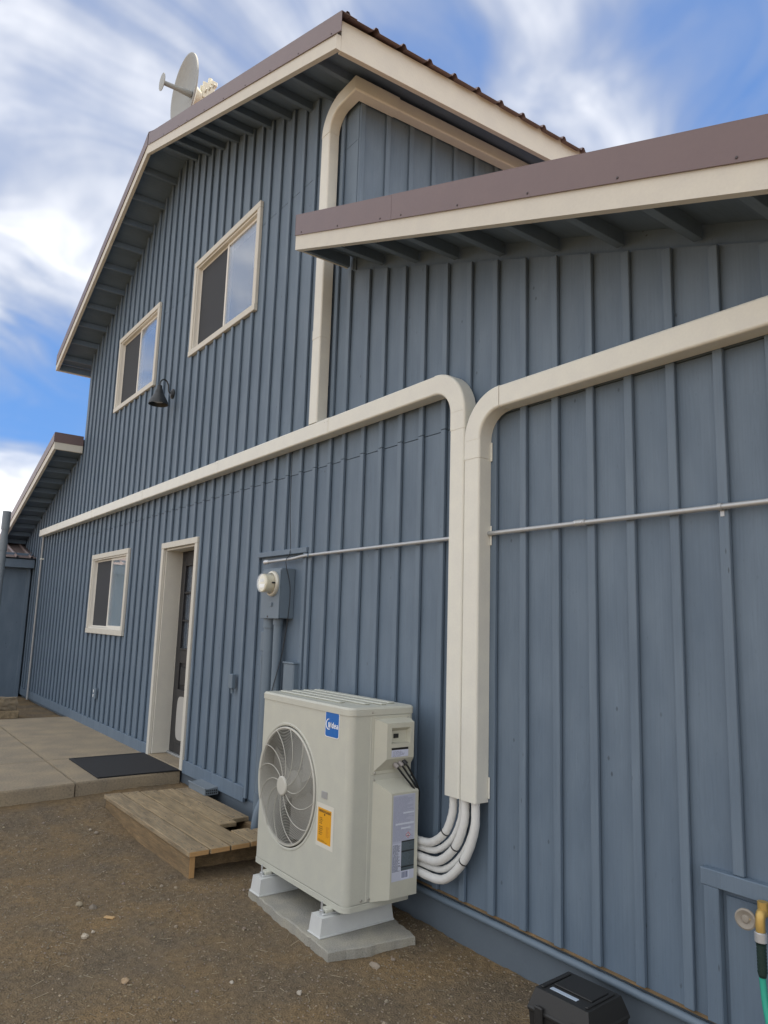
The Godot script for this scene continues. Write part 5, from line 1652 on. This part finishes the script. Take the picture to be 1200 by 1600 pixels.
	var nb := bb(lidm, "name_strip", Vector3(-0.075, 0.2224, 0.055), Vector3(0.045, 0.2242, 0.075), mat(lin(0.42, 0.50, 0.60), 0.4), 0.0005)
	nb.set_meta("label", "pale blue strip on the lid")
	for s in [-1, 1]:
		bb(tc, "latch", Vector3(0.08 * s - 0.018, 0.11, 0.128), Vector3(0.08 * s + 0.018, 0.175, 0.142), M.case_black, 0.004)

	# wood chips and bigger stones picked out one by one
	var chips := [[-4.10, 1.35, 0.028], [-3.92, 1.52, 0.022], [-3.96, 1.47, 0.012], [-3.35, 1.50, 0.02], [-2.85, 0.93, 0.014], [-3.10, 1.12, 0.012]]
	var words2 := ["flat pale wood chip on the dirt", "pale rounded stone on the dirt left of the wood chip", "small pale stone touching a larger one on the dirt", "tan stone near the bottom edge of the picture", "small pale stone in front of the concrete pad", "tiny pale stone on the dirt below the outdoor unit"]
	for k in chips.size():
		var c = chips[k]
		var yy := ground_y(c[0], c[1]) + 0.020 * f.get_noise_2d(c[0], c[1])
		var o2: MeshInstance3D
		var cm := mat([lin(0.50, 0.33, 0.16), lin(0.46, 0.40, 0.31), lin(0.44, 0.38, 0.30), lin(0.40, 0.29, 0.18), lin(0.4, 0.36, 0.3), lin(0.4, 0.36, 0.3)][k], 0.85)
		if k == 0: o2 = bb(self, "wood_chip", Vector3(-c[2], 0, -0.012) + Vector3(c[0], yy, c[1]), Vector3(c[2], 0.008, 0.012) + Vector3(c[0], yy, c[1]), cm, 0.002, Basis(Vector3.UP, 0.7))
		else: o2 = put(self, "stone", sm[k % 3], cm, Vector3(c[0], yy + c[2] * 0.4, c[1]), Basis(Vector3.UP, k).scaled(Vector3(c[2], c[2] * 0.65, c[2] * 0.8)))
		tag(o2, words2[k], "wood chip" if k == 0 else "stone")

func build_shed() -> void:
	var t := thing("shed", "small slate blue shed with rust-brown ribbed metal roof at the far end of the house", "shed", Vector3(-14.9, -0.1, 1.4))
	var iv := t.position
	var xf := -14.06
	var m := MB.new()
	m.box(Vector3(-15.9, -0.35, 0.05) - iv, Vector3(xf - 0.017, 2.4, 2.9) - iv)
	put_mb(t, "wall", m, M.soffit)
	var z := 0.052
	while z < 2.85:
		bb(t, "siding_panel", Vector3(xf - 0.0165, -0.3, z) - iv, Vector3(xf, 2.2, minf(z + 1.215, 2.9)) - iv, M.siding1, 0.0008)
		z += 1.2192
	bb(t, "corner_board", Vector3(xf + 0.0005, -0.3, 0.05) - iv, Vector3(xf + 0.018, 2.12, 0.11) - iv, M.batten, 0.003)
	bb(t, "fascia_board", Vector3(xf + 0.13, 2.135, 0.03) - iv, Vector3(xf + 0.165, 2.30, 3.1) - iv, M.siding0, 0.003)
	bb(t, "soffit", Vector3(xf + 0.001, 2.20, 0.03) - iv, Vector3(xf + 0.1295, 2.22, 3.1) - iv, M.soffit, 0.0)
	m = MB.new()
	m.prism(PackedVector2Array([Vector2(xf + 0.165, 2.302), Vector2(-16.0, 2.83), Vector2(-16.0, 2.81), Vector2(xf + 0.165, 2.28)]), 0.03, 3.1)
	var roof := put_mb(t, "roof", m, M.soffit, -iv)
	metal_sheets(roof, 3.1, 0.1, func(zz): return Vector3(xf + 0.20, 2.305, zz), func(zz): return Vector3(-16.0, 2.850, zz), M.shedroof)
	# vent pipe
	t = thing("vent_pipe", "grey vertical vent pipe at the left edge in front of the shed", "vent pipe", Vector3(-13.2, -0.1, 0.66))
	m = MB.new()
	m.tube([Vector3(0, -0.2, 0), Vector3(0, 3.06, 0)], 0.055, 18)
	put_mb(t, "pipe", m, M.grey_plastic)
	m = MB.new()
	m.tube([Vector3(0, 2.80, 0), Vector3(0, 3.10, 0)], 0.064, 18)
	put_mb(t, "cap", m, M.grey_plastic)
	m = MB.new()
	m.tube([Vector3(0, 2.45, 0), Vector3(0, 2.62, 0)], 0.060, 18)
	put_mb(t, "coupling", m, M.grey_plastic)
	# stone blocks on a timber
	bb(self, "timber", Vector3(-11.45, -0.10, 0.53), Vector3(-11.27, 0.02, 1.9), M.plank1, 0.008)
	tag(get_child(get_child_count() - 1), "grey weathered timber lying at the left edge of the patio", "timber")
	var h := FastNoiseLite.new(); h.seed = 77; h.frequency = 5.0
	for k in 3:
		var mb := MB.new()
		var zc := 0.68 + 0.27 * k
		var n := 7
		var P := func(u, v, w):
			var q := Vector3(u, v, w)
			return (q * Vector3(0.085, 0.09, 0.125)) * (1.0 + 0.22 * h.get_noise_3dv(q * 0.35 + Vector3(k * 5, 0, 0)) - 0.10 * (absf(u * v) + absf(v * w) + absf(u * w)) / 3.0)
		for ax in 3:
			for s in [-1.0, 1.0]:
				for i in n:
					for j in n:
						var q := []
						for e in [[0, 0], [1, 0], [1, 1], [0, 1]]:
							var a: float = -1.0 + 2.0 * (i + e[0]) / n; var b: float = -1.0 + 2.0 * (j + e[1]) / n
							q.append(P.call(s, a, b * s) if ax == 0 else (P.call(b * s, s, a) if ax == 1 else P.call(a, b * s, s)))
						mb.quad(q[0], q[1], q[2], q[3])
		var o := put_mb(self, "stone_block", mb, M.stone, Vector3(-11.36, 0.105, zc), Basis(Vector3.UP, 0.1 * k))
		tag(o, ["rough tan stone block at the end of the timber nearest the wall", "rough tan stone block second from the wall on the timber", "rough tan stone block third from the wall on the timber"][k], "stone block", "stone blocks on the timber")

# ---------------------------------------------------------------- main
func _ready() -> void:
	rng.seed = 1234
	var cam := Camera3D.new()
	cam.name = "camera"
	cam.transform = Transform3D(CAM, Vector3(0, 1.354, 2.6625))
	cam.fov = 70.547
	cam.near = 0.05
	cam.far = 2000.0
	add_child(cam)
	cam.current = true
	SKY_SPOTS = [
		[px_dir(500, 250), 0.68, -0.52], [px_dir(1150, 60), 0.982, -0.50], [px_dir(640, 100), 0.992, -0.30], [px_dir(930, 230), 0.990, 0.10],  # first: broad thinning over the view; unseen sky stays whiter to light the wall
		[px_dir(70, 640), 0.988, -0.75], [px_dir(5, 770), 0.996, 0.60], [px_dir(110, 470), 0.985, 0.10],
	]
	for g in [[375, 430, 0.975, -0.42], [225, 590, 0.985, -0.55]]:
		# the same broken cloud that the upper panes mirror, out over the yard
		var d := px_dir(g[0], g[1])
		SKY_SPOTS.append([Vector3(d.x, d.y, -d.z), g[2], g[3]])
	var we := WorldEnvironment.new()
	we.name = "environment"
	var env := Environment.new()
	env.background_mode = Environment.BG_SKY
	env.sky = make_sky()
	env.tonemap_mode = Environment.TONE_MAPPER_LINEAR
	env.tonemap_exposure = 2.15
	env.sdfgi_enabled = true; env.ssao_enabled = true; env.ssil_enabled = true
	we.environment = env
	add_child(we)
	var sun := DirectionalLight3D.new()
	sun.name = "sun"
	sun.light_energy = 1.6
	sun.light_color = Color(1.0, 0.93, 0.83)
	sun.light_angular_distance = 0.55
	sun.shadow_enabled = true
	add_child(sun)
	# the sun stands behind the house, a little to the left
	var to_sun := Vector3(-0.03, 1.50, -1.0).normalized()
	sun.look_at_from_position(to_sun * 50.0, Vector3.ZERO, Vector3.UP)

	make_materials()
	build_ground()
	build_house()
	build_shed()
	build_ducts()
	build_wall_things()
	build_dish()
	build_outdoor_unit()
